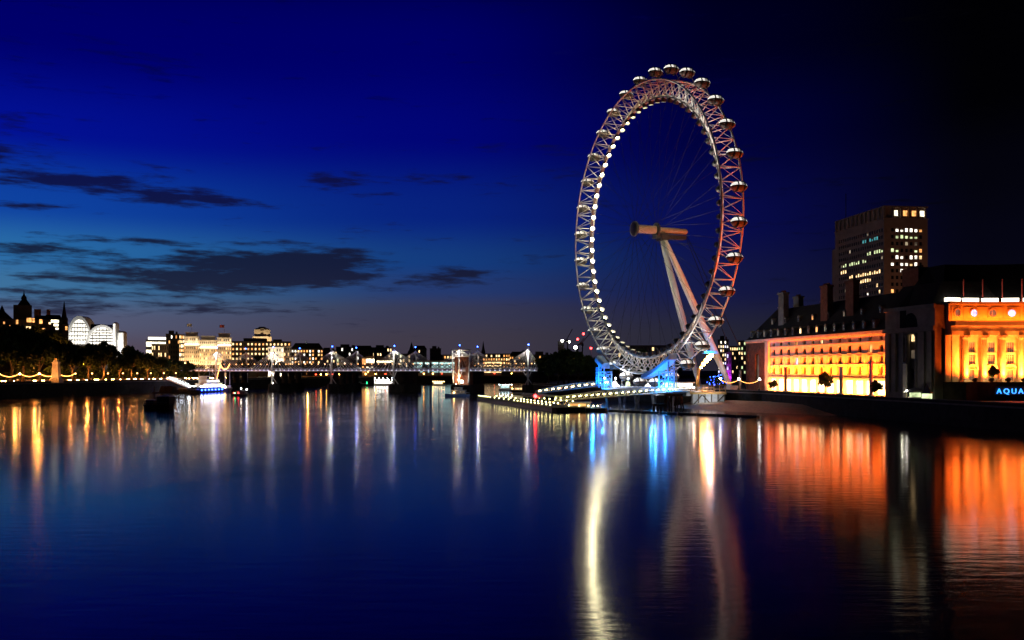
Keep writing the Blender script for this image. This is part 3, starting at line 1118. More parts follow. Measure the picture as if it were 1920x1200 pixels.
NB, X0, X1 = 14, 22.0, hall_x(1660, -4.5) - .02
BW = (X1 - X0) / NB
ops_base, ops = [], []
for i in range(NB):
    xc = X0 + BW * (i + .5)
    ops.append((xc - 1.35, xc + 1.35, 6.5, 9.9, True))
    ops.append((xc - 1.15, xc + 1.15, 10.7, 13.1, False))
    ops.append((xc - 1.1, xc + 1.1, 14.4, 16.8, i % 2 == 0))
    ops.append((xc - .85, xc + .85, 18.1, 19.3, False))
    ops_base.append((xc - 2.55, xc + 2.55, .6, 5.0, False))
m = MB()
m.wall(X0, X1, 5.9, 19.8, ops, 0, .7)
m.wall(X0, X1, 0, 5.9, ops_base, -.35, .9)
m.quad((X0, -.35, 5.9), (X1, -.35, 5.9), (X1, 0, 5.9), (X0, 0, 5.9))
wing_m = m
MB().box(X0 - .5, X1, 1.0, 18, 0, 20.6).build('wing_block', M['stone_grey'], hall)
# rusticated joints of the arcade, string courses, cornice
m = MB()
for z in (6.1, 10.15, 13.6, 17.45):
    m.box(X0, X1, -.35 if z < 7 else -.28, -.003, z, z + .38)
m.build('string_course', M['stone'], hall)
m = MB()
m.box(-1.0, X1, -1.0, 1, 20.35, 21.2).box(-.6, X1, -.55, .5, 19.8, 20.35)
for k in range(int((X1) / 1.3)):
    m.box(k * 1.3, k * 1.3 + .55, -.9, -.553, 19.95, 20.347)
m.build('cornice', M['stone'], hall)
vm = wing_m
for i in range(NB):
    xc = X0 + BW * (i + .5)
    for a in range(9):
        t = PI * a / 8
        vm.beam((xc + 1.45 * math.cos(t), -.12, 8.55 + 1.45 * math.sin(t)), (xc + 2.2 * math.cos(t), -.12, 8.55 + 2.0 * math.sin(t)), .22, .34)
    for z in (6.9, 7.6, 8.3):
        vm.box(xc + 1.5, xc + BW - 1.5, -.2, -.004, z, z + .42)
    # pilaster strip, keystone, window hood
    vm.box(xc - BW / 2 - .3, xc - BW / 2 + .3, -.22, -.004, 10.53, 13.6)
    vm.box(xc - 1.3, xc + 1.3, -.4, -.004, 13.12, 13.4)
    vm.box(xc - 1.25, xc + 1.25, -.3, -.004, 14.0, 14.25)
vm.build('wing_wall', M['stone'], hall)
bal = MB()
for k in range(int((X1 - X0) / .9)):
    bal.box(X0 + k * .9, X0 + k * .9 + .4, -.95, -.65, 5.95, 6.75)
bal.box(X0, X1, -1.05, -.55, 6.75, 6.95).box(X0, X1, -1.1, -.352, 5.55, 5.95)
bal.build('balustrade', M['stone'], hall)
random.seed(11)
for i in range(NB):
    xc = X0 + BW * (i + .5)
    put(pane(2.7, 3.4, .08, 'x'), 'window', hall, (xc, .68, 8.2))
    put(pane(2.3, 2.4, .08, 'lilac' if i == 3 else 'x'), 'window', hall, (xc, .68, 11.9))
    put(pane(2.2, 2.4, .08, 'amber' if i == 11 else 'x'), 'window', hall, (xc, .68, 15.6))
    put(pane(1.7, 1.2, .08, {3: 'amber', 6: 'warm'}.get(i, 'x')), 'window', hall, (xc, .68, 18.7))
    put(pane(5.1, 4.4, .08, 'blaze' if i % 5 else 'bright'), 'window', hall, (xc, .5, 2.8))

# north end block with the tall arched window
m = MB()
m.wall(0, X0 - 3.2, 0, 19.8, [(8.6, 12.6, 4.2, 15.5, True)], -.6, 1.2)
for k in range(26):
    for xa in (0, 16.2):
        m.box(xa - .12, xa + 2.4, -.78, -.603, .5 + k * .72, .5 + k * .72 + .48)
m.box(0, X0 - 3.2, -.9, -.603, 16.6, 17.2).box(0, X0 - 3.2, -1.1, -.603, 2.2, 2.9).box(8, 13.2, -.95, -.603, 15.9, 16.5)
m.quad((0, -.6, 0), (0, 18, 0), (0, 18, 19.8), (0, -.6, 19.8))
m.build('end_block_wall', M['brick'], hall)
MB().box(.1, X0 - .6, .8, 17.9, 0, 20.4).build('end_block', M['stone_grey'], hall)
put(pane(4, 11.4, .1, 'dim'), 'window', hall, (10.6, .58, 9.8))
m = MB().box(X0 - 3.2, X0 - .004, -1.0, .8, 0, 19.8)
m.build('corner_pilaster', M['stone'], hall)

# mansard roof with a hipped end, dormers and chimneys
r = MB()
a, bb, c, d_ = (-.6, -.5, 21.2), (X1 + 2, -.5, 21.2), (X1 + 2, 7.5, 33.6), (12, 7.5, 33.6)
a2, b2, c2, d2 = (-.6, 20, 21.2), (X1 + 2, 20, 21.2), (X1 + 2, 12.5, 33.6), (12, 12.5, 33.6)
r.add([a, bb, c, d_, a2, b2, c2, d2], [(0, 1, 2, 3), (4, 7, 6, 5), (0, 3, 7, 4), (3, 2, 6, 7), (1, 5, 6, 2), (0, 4, 5, 1)])
roof = r.build('mansard_roof', M['slate'], hall)


def slope_y(z):
    return -.5 + 8 * (z - 21.2) / 12.4


def dormer(x, z, w, h, key):
    y0 = slope_y(z) - .25
    o = MB().box(-w / 2, w / 2, 0, 2.2, 0, h).add([(-w / 2 - .15, -.15, h), (w / 2 + .15, -.15, h), (0, -.15, h + .7), (-w / 2 - .15, 2.6, h), (w / 2 + .15, 2.6, h), (0, 2.6, h + .7)],
                                                 [(0, 1, 2), (3, 5, 4), (0, 2, 5, 3), (1, 4, 5, 2), (0, 3, 4, 1)]).build('dormer', M['stone_grey'], hall, (x, y0, z))
    put(pane(w * .7, h * .75, .06, key), 'window', o, (0, -.003, h * .5))


for i in range(16):
    dormer(4 + i * 6.3, 22.1, 1.7, 2.3, {7: 'warm', 9: 'amber', 2: 'dim', 4: 'dim'}.get(i, 'x'))
for i in range(8):
    dormer(17 + i * 11.4, 27.2, 1.4, 1.8, {3: 'amber', 0: 'dim', 5: 'dim'}.get(i, 'x'))


def chimney(x, y, w, d, z0, z1, mat):
    m = MB().box(x - w / 2, x + w / 2, y - d / 2, y + d / 2, z0, z1 - .8).box(x - w / 2 - .3, x + w / 2 + .3, y - d / 2 - .3, y + d / 2 + .3, z1 - .8, z1)
    m.box(x - w / 2 - .2, x + w / 2 + .2, y - d / 2 - .2, y + d / 2 + .2, z0 + (z1 - z0) * .55, z0 + (z1 - z0) * .58)
    o = m.build('chimney', mat, hall)
    p = MB()
    k = max(2, int(w / .9))
    for i in range(k):
        xx = x - w / 2 + (i + .5) * w / k
        p.lathe([(.28, 0), (.22, .8)], (xx, y, z1), 7)
    p.build('chimney_pots', M['brick'], o)


chimney(hall_x(1469, 4), 4, 4.6, 2.2, 26, 39.6, M['stone_grey'])
chimney(hall_x(1497, 13), 13, 4.4, 2.2, 31, 38.6, M['stone_grey'])
chimney(hall_x(1550, 4), 4, 5.0, 2.2, 26, 39.4, M['brick'])
chimney(hall_x(1598, 4.5), 4.5, 5.2, 2.2, 27, 39.6, M['brick'])
chimney(hall_x(1716, 7), 7, 8.6, 3.4, 26, 40.2, M['brick'])

# projecting pavilion between the wing and the crescent, almost unlit
PX0, PX1, PY = X1 + .02, 137.2, -4.5
m = MB()
pc = (PX0 + PX1) / 2 + .6
m.wall(PX0, PX1, 0, 27, [(pc - 3.6, pc + 3.6, 3.0, 25.4, True)], PY, 1.7)
m.box(PX0 - .4, PX1 + .4, PY - .8, PY - .004, 19.8, 21.0).box(PX0 - .4, PX1 + .4, PY - .6, PY - .004, 26.2, 27.3)
for x in (PX0 + 1.6, PX0 + 5.2, PX1 - 5.4, PX1 - 1.8):
    m.box(x - 1, x + 1, PY - .5, PY - .004, 2, 19.5)
m.quad((PX0, PY, 0), (PX0, 6, 0), (PX0, 6, 27), (PX0, PY, 27)).quad((PX1, PY, 0), (PX1, PY, 27), (PX1, -1.2, 27), (PX1, -1.2, 0))
m.quad((PX0, PY, 27.3), (PX1, PY, 27.3), (PX1 - 1.5, 10, 27.3), (PX0, 10, 27.3))
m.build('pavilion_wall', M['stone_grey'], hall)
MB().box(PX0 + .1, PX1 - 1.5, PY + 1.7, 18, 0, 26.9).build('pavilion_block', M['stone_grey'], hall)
for dx in (-2.4, 2.4):
    MB().lathe([(.95, 0), (.9, .6), (.78, .8), (.66, 15.2), (.95, 15.8), (1, 16.2)], (pc + dx, PY + .7, 3.0), 14).build('column', M['stone_grey'], hall)
MB().box(pc - 3.55, pc + 3.55, PY + .3, PY + 1.68, 19.2, 20.6).build('niche_lintel', M['stone_grey'], hall)
put(pane(2.0, 1.9, .1, 'amber'), 'window', hall, (pc - .2, PY + 1.6, 22.3))
put(pane(2.2, 2.0, .1, 'warm'), 'window', hall, (pc - .6, PY + 1.6, 18.0))
put(pane(2.2, 2.4, .1, 'dim'), 'window', hall, (pc - .6, PY + 1.6, 13.2))
put(pane(2.2, 3.0, .1, 'x'), 'window', hall, (pc - .6, PY + 1.6, 7.2))
MB().taper(PX0 - .2, PX1 - 1.2, PY - .2, 18, 27.3, 34.0, 2.2, 5).build('pavilion_roof', M['slate'], hall)

# concave crescent with giant columns
CC, CR = Vector((136.2, 232.1, GR)), 34.0
A0 = R(113.5)


def cres(s, d, z):
    """s along the curve, d into the building, z up -> hall coordinates"""
    a = A0 - s / CR
    p = HI @ Vector((CC.x + (CR + d) * math.cos(a), CC.y + (CR + d) * math.sin(a), GR + z))
    return (p.x, p.y, p.z)


def cres_s(px, d=0.0):
    k = (px - 960) / FPX
    best = None
    for i in range(2400):
        s = i * .03
        a = A0 - s / CR
        x, y = CC.x + (CR + d) * math.cos(a), CC.y + (CR + d) * math.sin(a)
        e = abs(x / y - k)
        if best is None or e < best[0]:
            best = (e, s)
    return best[1]


SMAX = 62
colpx = [1810, 1845, 1880, 1914]
cs = [cres_s(p, -1.1) for p in colpx]
stepc = (cs[-1] - cs[0]) / 3
cs += [cs[-1] + stepc * k for k in (1, 2, 3, 4, 5)]
mid = [cs[0] - stepc] + [(p + q) / 2 for p, q in zip(cs, cs[1:])]
s_end = cres_s(1770)
wops = []
for s in [s_end] + mid:
    if 1.2 < s < SMAX - 2:
        wops.append((s - .75, s + .75, 5.6, 8.7, False))
        wops.append((s - 1.05, s + 1.05, 10.3, 16.4, False))
wops = [o for i, o in enumerate(wops) if not any(abs((o[0] + o[1]) / 2 - (q[0] + q[1]) / 2) < 2.2 and abs(o[2] - q[2]) < 1 for q in wops[:i])]
MB(cres).wall(0, SMAX, 5.2, 18.4, wops, 0, .7, sub=1.4).build('crescent_wall', M['stone'], hall)


def band(d0, d1, z0, z1, name, mat, s0=0.0, s1=SMAX, n=48):
    m = MB(cres)
    for k in range(n):
        a, c = s0 + (s1 - s0) * k / n, s0 + (s1 - s0) * (k + 1) / n
        m.quad((a, d0, z0), (c, d0, z0), (c, d0, z1), (a, d0, z1))
        m.quad((a, d0, z1), (c, d0, z1), (c, d1, z1), (a, d1, z1))
        m.quad((a, d0, z0), (a, d1, z0), (c, d1, z0), (c, d0, z0))
    m.quad((s0, d0, z0), (s0, d0, z1), (s0, d1, z1), (s0, d1, z0)).quad((s1, d0, z0), (s1, d1, z0), (s1, d1, z1), (s1, d0, z1))
    return m.build(name, mat, hall)


band(-1.7, 1.5, 18.4, 19.6, 'architrave', M['stone'])
band(-1.45, 1.5, 19.6, 21.0, 'frieze', M['stone'])
band(-2.9, 1.5, 21.0, 22.3, 'crescent_cornice', M['stone'])
band(-.6, 1.5, 22.3, 27.2, 'attic', M['stone'])
band(-1.1, 1.5, 27.2, 27.9, 'parapet', M['stone'])
band(.72, 8, 0, 22, 'crescent_block', M['stone_grey'])
band(-7.5, 0, 0, 5.2, 'terrace', M['granite'], -1.5, SMAX)
for z in (24.2,):
    m = MB(cres)
    for k in range(14):
        s = 1 + k * 4.4
        for (a, c, e, f) in ((s, s + 3.4, 23.0, 23.15), (s, s + 3.4, 26.3, 26.45), (s, s + .15, 23.15, 26.3), (s + 3.25, s + 3.4, 23.15, 26.3)):
            m.box(a, c, -.75, -.604, e, f)
    m.build('attic_panels', M['stone'], hall)
colme = MB().box(-1.05, 1.05, -1.05, 1.05, 0, .5).lathe([(1.0, .5), (1.02, .75), (.86, .95), (.84, 5), (.76, 11.6), (.70, 12.2), (.86, 12.35), (.9, 12.6)], n=16).box(-.98, .98, -.98, .98, 12.6, 13.19).mesh('column', M['stone'])
for s in cs:
    if s < SMAX - 1:
        put(colme, 'column', hall, cres(s, -1.05, 5.2))
for px in (1753, 1788):
    s = cres_s(px)
    MB(cres).box(s - 1.0, s + 1.0, -.45, -.004, 5.2, 18.39).build('pilaster', M['stone'], hall)
for o in wops:
    s = (o[0] + o[1]) / 2
    w = o[1] - o[0]
    n = int(s * 10) % 5
    key = 'amber' if o[2] > 9 and n == 2 else 'dim'
    MB(cres).box(o[0], o[1], .60, .68, o[2], o[3]).build('window', W_[key] if key in W_ else M['glass'], hall)
    g_ = MB(cres)
    for k in range(1, 4):
        g_.box(o[0] + w * k / 4 - .04, o[0] + w * k / 4 + .04, .5, .59, o[2], o[3])
    for k in range(1, 6):
        z = o[2] + (o[3] - o[2]) * k / 6
        g_.box(o[0], o[1], .5, .585, z - .04, z + .04)
    if o[2] > 9:
        g_.box(o[0] - .3, o[1] + .3, -.2, .4, 12.9, 13.5)
    g_.build('window_frame', M['stone'], hall)
    if o[2] < 9:
        h = MB(cres)
        for a in range(8):
            t0, t1 = PI * a / 8, PI * (a + 1) / 8
            pts = []
            for rr in (1.35, 1.75):
                for t in (t0, t1):
                    pts.append((s + rr * math.cos(t), 8.9 + rr * .75 * math.sin(t)))
            (ax, az), (bx, bz), (cx, cz), (dx, dz) = pts
            h.add([(ax, -.5, az), (bx, -.5, bz), (dx, -.5, dz), (cx, -.5, cz), (ax, -.004, az), (bx, -.004, bz), (dx, -.004, dz), (cx, -.004, cz)],
                  [(0, 1, 2, 3), (2, 6, 7, 3), (0, 4, 5, 1)])
        h.box(s - 1.9, s + 1.9, -.5, -.004, 8.55, 8.9)
        h.build('door_hood', M['stone'], hall)
# round attic windows, parapet lanterns and flagpoles
for k, px in enumerate((1795, 1826, 1861, 1897, 1934, 1972)):
    s = cres_s(px, -.6)
    rr = MB(cres)
    n = 16
    for i in range(n):
        t0, t1 = 2 * PI * i / n, 2 * PI * (i + 1) / n
        rr.add([(s + r_ * math.cos(t), d, 24.7 + r_ * .95 * math.sin(t)) for r_, d in ((1.05, -.85), (1.45, -.85), (1.45, -.6)) for t in (t0, t1)], [(0, 1, 3, 2), (2, 3, 5, 4)])
    fr = rr.build('roundel', M['stone'], hall)
    dm = MB(cres)
    dm.add([(s + 1.05 * math.cos(2 * PI * i / n), -.68, 24.7 + math.sin(2 * PI * i / n)) for i in range(n)], [tuple(range(n))])
    dm.build('roundel_glass', W_['lilac'] if k in (1, 3) else W_['dim'], fr)
for a, c in ((1777, 1799), (1808, 1834), (1844, 1871), (1881, 1910), (1920, 1950)):
    MB(cres).box(cres_s(a), cres_s(c), -.4, 1.2, 27.95, 29.0).build('parapet_lantern', E_['skylight'], hall)
for k, px in enumerate((1811, 1846, 1882, 1918, 1955)):
    p = cres(cres_s(px, .6), 1.6, 27.9)
    o = MB().lathe([(.16, 0), (.12, 6.4), (.2, 6.5), (.05, 6.8)], p, 8).build('flagpole', M['red_paint'], hall)
    f = MB()
    pr = [(0, 0), (.30, .1), (.12, .25), (.42, .34), (.18, .45)]
    for j in range(6):
        z0, z1 = 6.0 - j * .75, 6.0 - (j + 1) * .75
        w0, w1 = 1 - .05 * j + .12 * (j % 2), 1 - .05 * (j + 1) + .12 * ((j + 1) % 2)
        for (ax, ay), (bx, by) in zip(pr, pr[1:]):
            f.quad((p[0] + .12 + ax * w0, p[1] - ay * w0, p[2] + z0), (p[0] + .12 + bx * w0, p[1] - by * w0, p[2] + z0), (p[0] + .12 + bx * w1, p[1] - by * w1, p[2] + z1), (p[0] + .12 + ax * w1, p[1] - ay * w1, p[2] + z1))
    f.build('furled_flag', M['flag'], o)
# crescent roof
m = MB(cres)
RS = 7.0
for k in range(40):
    a, c = RS + (SMAX - RS) * k / 40, RS + (SMAX - RS) * (k + 1) / 40
    m.quad((a, 1.5, 27.9), (c, 1.5, 27.9), (c, 9.5, 39.6), (a, 9.5, 39.6))
    m.quad((a, 9.5, 39.6), (c, 9.5, 39.6), (c, 17, 39.6), (a, 17, 39.6))
m.add([(0, 1.5, 27.9), (RS, 1.5, 27.9), (RS, 9.5, 39.6)], [(0, 1, 2)])
m.add([(0, 1.5, 20), (0, 1.5, 27.9), (RS, 9.5, 39.6), (RS, 17, 39.6), (0, 17, 27.9), (0, 17, 20)], [(0, 1, 4, 5), (1, 2, 3, 4)])
m.build('crescent_roof', M['slate'], hall)

# floodlights of the hall
OR = (1, .108, .004)
for i in range(10):
    x = X0 + 4.3 + i * (X1 - X0 - 8.6) / 9
    flood_fixture(hall, (x, -3.0, .5), (x, 0, 12), .45, 'bulb')
    lamp('AREA', 'flood_beam', (x, -2.6, 1.0), (1, .22, .028), 6000, hall, size=7.0, size_y=.5, aim=(x, -.2, 4.0))
    lamp('AREA', 'flood_beam', (x, -1.9, 7.2), OR, 8600, hall, size=7.0, size_y=.4, aim=(x, .6, 15.0))
for x, y, z, pw in ((20, -5, 1.2, 900), (14, -5, 1.2, 120), (5, -5, 1.2, 90)):
    lamp('SPOT', 'flood_beam', (x, y, z), (1, .13, .01), pw * 3, hall, aim=(x, 0, 9), cone=70, size=0)
for s in cs[:8]:
    p = cres(s - .2, -5.0, 5.9)
    q = cres(s, 0, 12.5)
    flood_fixture(hall, p, q, .8, 'flood')
    lamp('SPOT', 'flood_beam', cres(s - .2, -4.9, 6.2), (1, .115, .005), 32000, hall, aim=q, cone=110, blend=.9, size=.0)
    lamp('SPOT', 'flood_beam', cres(s, -3.6, 5.6), (1, .22, .022), 42000, hall, aim=cres(s, -1.2, 10.5), cone=60, blend=.9, size=.0)
lamp('SPOT', 'flood_beam', cres(1.8, -6.5, 6.0), (1, .088, .004), 12000, hall, aim=cres(1.8, 0, 13), cone=90, blend=.9, size=0)
for k in range(10):
    s = 1.5 + k * 5.4
    lamp('AREA', 'flood_beam', cres(s + 2, -2.3, 22.7), OR, 700, hall, aim=cres(s + 2, -.3, 25.4), size=5.0, size_y=.3)



# sign letters on the terrace wall
fc = bpy.data.curves.new('letters', 'FONT')
fc.body = 'AQUA'
fc.size = 2.05
fc.space_character = 1.45
fc.extrude = .12
fc.align_x = 'LEFT'
fo = bpy.data.objects.new('letters_tmp', fc)
COL.objects.link(fo)
bpy.context.view_layer.update()
dg = bpy.context.evaluated_depsgraph_get()
lm = bpy.data.meshes.new_from_object(fo.evaluated_get(dg))
bpy.data.objects.remove(fo)
lm.materials.clear()
lm.materials.append(E_['neon'])
lm.name = 'sign_letters'
s0 = cres_s(1868, -8)
p0, p1 = HM @ Vector(cres(s0, -8.05, 1.9)), HM @ Vector(cres(s0 + 9, -8.05, 1.9))
sign = thing('neon_sign', 'blue neon letters AQUA on the dark wall below the columns', 'sign', p0, math.atan2(p1.y - p0.y, p1.x - p0.x))
lo = put(lm, 'letters', sign, (0, -.15, .1))
lo.rotation_euler = (R(90), 0, 0)
MB().box(-.3, 9.5, .05, .2, -.3, 2.2).build('backing_board', M['dark_steel'], sign)
MB().box(-.2, 9.4, -.2, .05, -.25, -.05).build('sign_rail', M['dark_steel'], sign)

# things standing on the promenade in front of the hall
def hall_pt(px, y, z=0.0):
    return HM @ Vector((hall_x(px, y), y, z))


def pylon(px, y, h, w, mat, label):
    t = thing('banner_pylon', label, 'pylon', hall_pt(px, y), HRZ, 'tall pylons along the promenade')
    MB().box(-w * .7, w * .7, -.5, .5, 0, .7).build('plinth', M['concrete'], t)
    MB().taper(-w / 2, w / 2, -.22, .22, .7, h - .3, w * .04, .02).build('panel', mat, t)
    MB().box(-w * .6, w * .6, -.3, .3, h - .3, h).build('cap', M['dark_steel'], t)
    return t


pylon(1388, 2, 8.6, 2.1, M['stone'], 'orange lit square pylon between the wheel leg and the hall corner')
pylon(1473, -6, 9.6, 1.7, M['brick'], 'dark brick pylon in front of the first lit bays of the wing')
pylon(1577, -6, 9.6, 1.7, M['dark_steel'], 'dark pylon in front of the middle of the lit wing, beside the round tree')
pylon(1633, -5, 11.4, 1.5, M['red_paint'], 'tall orange red pylon near the dark end of the lit wing')
pylon(1697, -9.5, 10.6, 1.6, M['stone'], 'glowing orange pylon against the dark pavilion')
q = hall_pt(1697, -11.5, .8)
lamp('SPOT', 'pylon_light', q, (1, .36, .1), 1500, None, aim=hall_pt(1697, -9.5, 8), cone=60, size=0)
q = hall_pt(1385, -2, .8)
lamp('SPOT', 'pylon_light', q, (1, .38, .12), 900, None, aim=hall_pt(1388, 2, 7), cone=60, size=0)
q = hall_pt(1716, -9.0)
kk = thing('market_kiosk', 'small white lit kiosk with round canopy below the glowing orange pylon', 'kiosk', q, HRZ)
MB().lathe([(1.9, 0), (1.9, .9)], n=12).build('counter', M['cream'], kk)
MB().lathe([(1.5, .9), (1.5, 2.2)], n=12).build('lit_interior', W_['green'], kk)
MB().lathe([(3.2, 2.2), (2.2, 2.9), (.2, 3.6)], n=14).build('canopy', M['canvas'], kk)
put(bulb_me['white'], 'lamp_globe', kk, (0, -2.6, 2.6))
lamp('POINT', 'kiosk_light', (-1, -3.4, 2.4), (1, .95, .7), 120, kk, size=.1)
q = hall_pt(1738, -9)
kk = thing('market_tent', 'small pointed white tent lit from inside beside the kiosk', 'tent', q, HRZ)
MB().lathe([(1.6, 0), (1.6, 2.0)], n=4).build('tent_wall', W_['green'], kk)
MB().lathe([(1.9, 2.0), (.8, 3.2), (.1, 4.6)], n=4).build('tent_roof', M['canvas'], kk)
# ------------------------------------------------------------------ trees
def tree_meshes(seed, leaf):
    rnd = random.Random(seed)
    tr = MB()
    tr.path([(0, 0, 0), (.02, .01, .12), (0, .02, .3), (.01, 0, .5)], [.034, .026, .021, .012], 8)
    lobes = []
    for k in range(7):
        a = 2 * PI * k / 7 + rnd.uniform(-.4, .4)
        r = rnd.uniform(.16, .30)
        z = rnd.uniform(.42, .78)
        c = (r * math.cos(a), r * math.sin(a), z)
        lobes.append((c, rnd.uniform(.13, .21)))
        tr.path([(0, .01, .24 + .03 * k), (c[0] * .5, c[1] * .5, z * .72), c], [.014, .009, .003], 5)
    lobes += [((rnd.uniform(-.08, .08), rnd.uniform(-.08, .08), .84), .15), ((0, 0, .6), .24)]
    for k in range(5):
        a = rnd.uniform(0, 2 * PI)
        lobes.append(((.36 * math.cos(a), .36 * math.sin(a), rnd.uniform(.38, .66)), rnd.uniform(.06, .11)))
    cr = MB()
    for c, r in lobes:
        for _ in range(int(170 * (r / .16) ** 2)):
            v = Vector((rnd.gauss(0, 1), rnd.gauss(0, 1), rnd.gauss(0, 1))).normalized() * r * rnd.uniform(.45, 1.08)
            p = Vector(c) + Vector((v.x, v.y, v.z * .82))
            s = rnd.uniform(.018, .040)
            u = Vector((rnd.gauss(0, 1), rnd.gauss(0, 1), rnd.gauss(0, 1))).normalized() * s
            w = u.cross(Vector((rnd.gauss(0, 1), rnd.gauss(0, 1), rnd.gauss(0, 1)))).normalized() * s
            cr.add([tuple(p - u - w), tuple(p + u * .9 - w * .6), tuple(p + u * .7 + w), tuple(p - u * .8 + w * 1.1)], [(0, 1, 2, 3)])
    return tr.mesh('trunk', M['bark']), cr.mesh('crown', leaf)


TREES = [tree_meshes(s, M['leaf'] if s % 2 else M['leaf_b']) for s in range(5)]


def tree(x, y, z, h, label, group, v=None, wide=1.0, name='plane_tree'):
    t = thing(name, label, 'tree', (x, y, z), random.uniform(0, 6.28), group)
    tm, cm = TREES[random.randrange(5) if v is None else v]
    a, b_ = put(tm, 'trunk', t), put(cm, 'crown', t)
    for o in (a, b_):
        o.scale = (h * wide, h * wide, h)
    return t


random.seed(21)
ORD = ['first', 'second', 'third', 'fourth', 'fifth', 'sixth', 'seventh', 'eighth', 'ninth', 'tenth', 'eleventh', 'twelfth', 'thirteenth', 'fourteenth', 'fifteenth', 'sixteenth', 'seventeenth', 'eighteenth', 'nineteenth', 'twentieth', 'twenty-first', 'twenty-second', 'twenty-third', 'twenty-fourth']
# outline of the dark row along the embankment: picture column of each tree and the height its crown reaches
row = [(-30, 440, 606), (8, 452, 608), (45, 462, 606), (82, 470, 610), (112, 482, 622), (140, 494, 636), (166, 506, 645), (196, 520, 641), (216, 532, 636), (238, 546, 662), (262, 558, 646), (286, 574, 662), (308, 590, 668), (330, 606, 674), (352, 622, 676), (376, 650, 684), (400, 668, 684)]
for i, (px, Y, top) in enumerate(row):
    X = min(X_(px, Y), lerp_line(LW, Y) - 4)
    if i < 12:
        X = lerp_line(LW, Y) - 3.6
    tree(X, Y, GL, Z_(top, Y) - GL, f'dark plane tree, {ORD[i]} of the riverside row counting away from the camera', 'plane trees along the embankment', wide=.92)
back = [(-10, 500, 604), (30, 520, 606), (66, 530, 607), (100, 545, 618), (128, 560, 636), (152, 575, 646), (186, 590, 652), (226, 600, 664), (252, 620, 662), (280, 640, 660), (305, 660, 668), (335, 690, 676)]
for i, (px, Y, top) in enumerate(back):
    tree(X_(px, Y), Y, GL, Z_(top, Y) - GL, f'dark garden plane tree, {ORD[i]} of the back row counting away from the camera', 'plane trees in the embankment gardens', wide=1.0)
far = [(430, 760, 672), (455, 780, 668), (482, 800, 664), (500, 810, 670), (528, 820, 676), (560, 860, 678), (585, 880, 680), (612, 900, 682), (640, 930, 683), (716, 960, 682), (735, 980, 678), (770, 1000, 686), (800, 1010, 684), (930, 1090, 684)]
for i, (px, Y, top) in enumerate(far):
    tree(X_(px, Y), Y, GL, Z_(top, Y) - GL, f'small far tree beyond the bridge, {ORD[i]} from the lit white hotel towards the wheel', 'trees beyond the bridge', wide=1.1, name='far_tree')
rt = [(1028, 545, 664), (1046, 530, 658), (1066, 540, 652), (1084, 525, 657), (1102, 530, 664), (1120, 515, 668), (1020, 570, 672), (1058, 575, 655), (1150, 560, 668), (1180, 580, 668), (1206, 590, 652), (1232, 590, 664), (1262, 600, 668)]
for i, (px, Y, top) in enumerate(rt):
    tree(X_(px, Y), Y, GR, Z_(top, Y) - GR, f'black leafy tree in the riverside garden behind the wheel, {ORD[i]} planted of its clump', 'trees of the riverside garden', wide=1.05, name='garden_tree')
q = hall_pt(1547, -7)
tree(q.x, q.y, GR, 8.4, 'small dark round tree in front of the lit wing of the stone hall', None, 1, .75, 'promenade_tree')
q = hall_pt(1450, -8)
tree(q.x, q.y, GR, 5.0, 'low dark shrub at the bright corner of the stone hall', None, 2, 1.0, 'promenade_shrub')
q = hall_pt(1643, -6)
tree(q.x, q.y, GR, 5.6, 'small dark tree beside the orange red pylon', None, 3, .8, 'promenade_tree')
q = HM @ Vector(cres(cres_s(1862, -5), -5, 5.2))
tree(q.x, q.y, q.z, 4.8, 'dark potted tree on the terrace between the lit columns', None, 3, .8, 'terrace_tree')
for k, (px, Y, h) in enumerate(((1336, 400, 6.2), (1353, 398, 7.0))):
    t = tree(X_(px, Y), Y, GR, h, ('left' if k == 0 else 'right') + ' hand small tree wrapped in blue fairy lights by the wheel leg', 'blue lit trees by the wheel leg', k, 1.0, 'fairy_light_tree')
    fl = MB()
    for _ in range(46):
        a, zz = random.uniform(0, 2 * PI), random.uniform(.35, .95)
        rr = random.uniform(.15, .4) * math.sqrt(max(.1, 1 - ((zz - .6) / .4) ** 2))
        fl.ball((rr * h * math.cos(a), rr * h * math.sin(a), zz * h), .13, 5, 3)
    f = fl.build('fairy_lights', E_['fairy'], t)
    f['kind'] = 'stuff'

# ------------------------------------------------------------------ left embankment: lamps, cars, monument
emb = []
for i in range(13):
    Y = 436 + i * 13.5
    emb.append((lerp_line(LW, Y), Y))
for i, (x, Y) in enumerate(emb):
    standard('lamp_standard', f'globe lamp on the embankment wall, {ORD[i]} counting away from the camera', (x, Y, GL + .35), 'rail' if i > 4 else 'warm', 3.4, .42, 'globe lamps along the embankment wall')
for i, (x, Y) in enumerate(emb):
    lamp('POINT', 'promenade_light', (x - 2.5, Y, GL + 4.2), (1, .30, .05), 4200 if i < 5 else 2600, None, size=0)
for i in range(5):
    (x0, y0), (x1, y1) = emb[i], emb[i + 1]
    festoon(f'string of bulbs sagging between embankment lamps, {ORD[i]} span counting away from the camera', (x0, y0, GL + 4.6), (x1, y1, GL + 4.6), 1.6, 26, .15, 'bulb', 'festoons of bulbs on the embankment')
tall = [(70, 505, 675, 'orange'), (101, 520, 677, 'orange'), (160, 560, 679, 'warm'), (303, 620, 681, 'orange'), (318, 630, 685, 'orange'), (362, 680, 686, 'orange'), (345, 665, 681, 'warm'), (432, 780, 690, 'orange'), (575, 900, 696, 'orange'), (688, 960, 697, 'orange')]
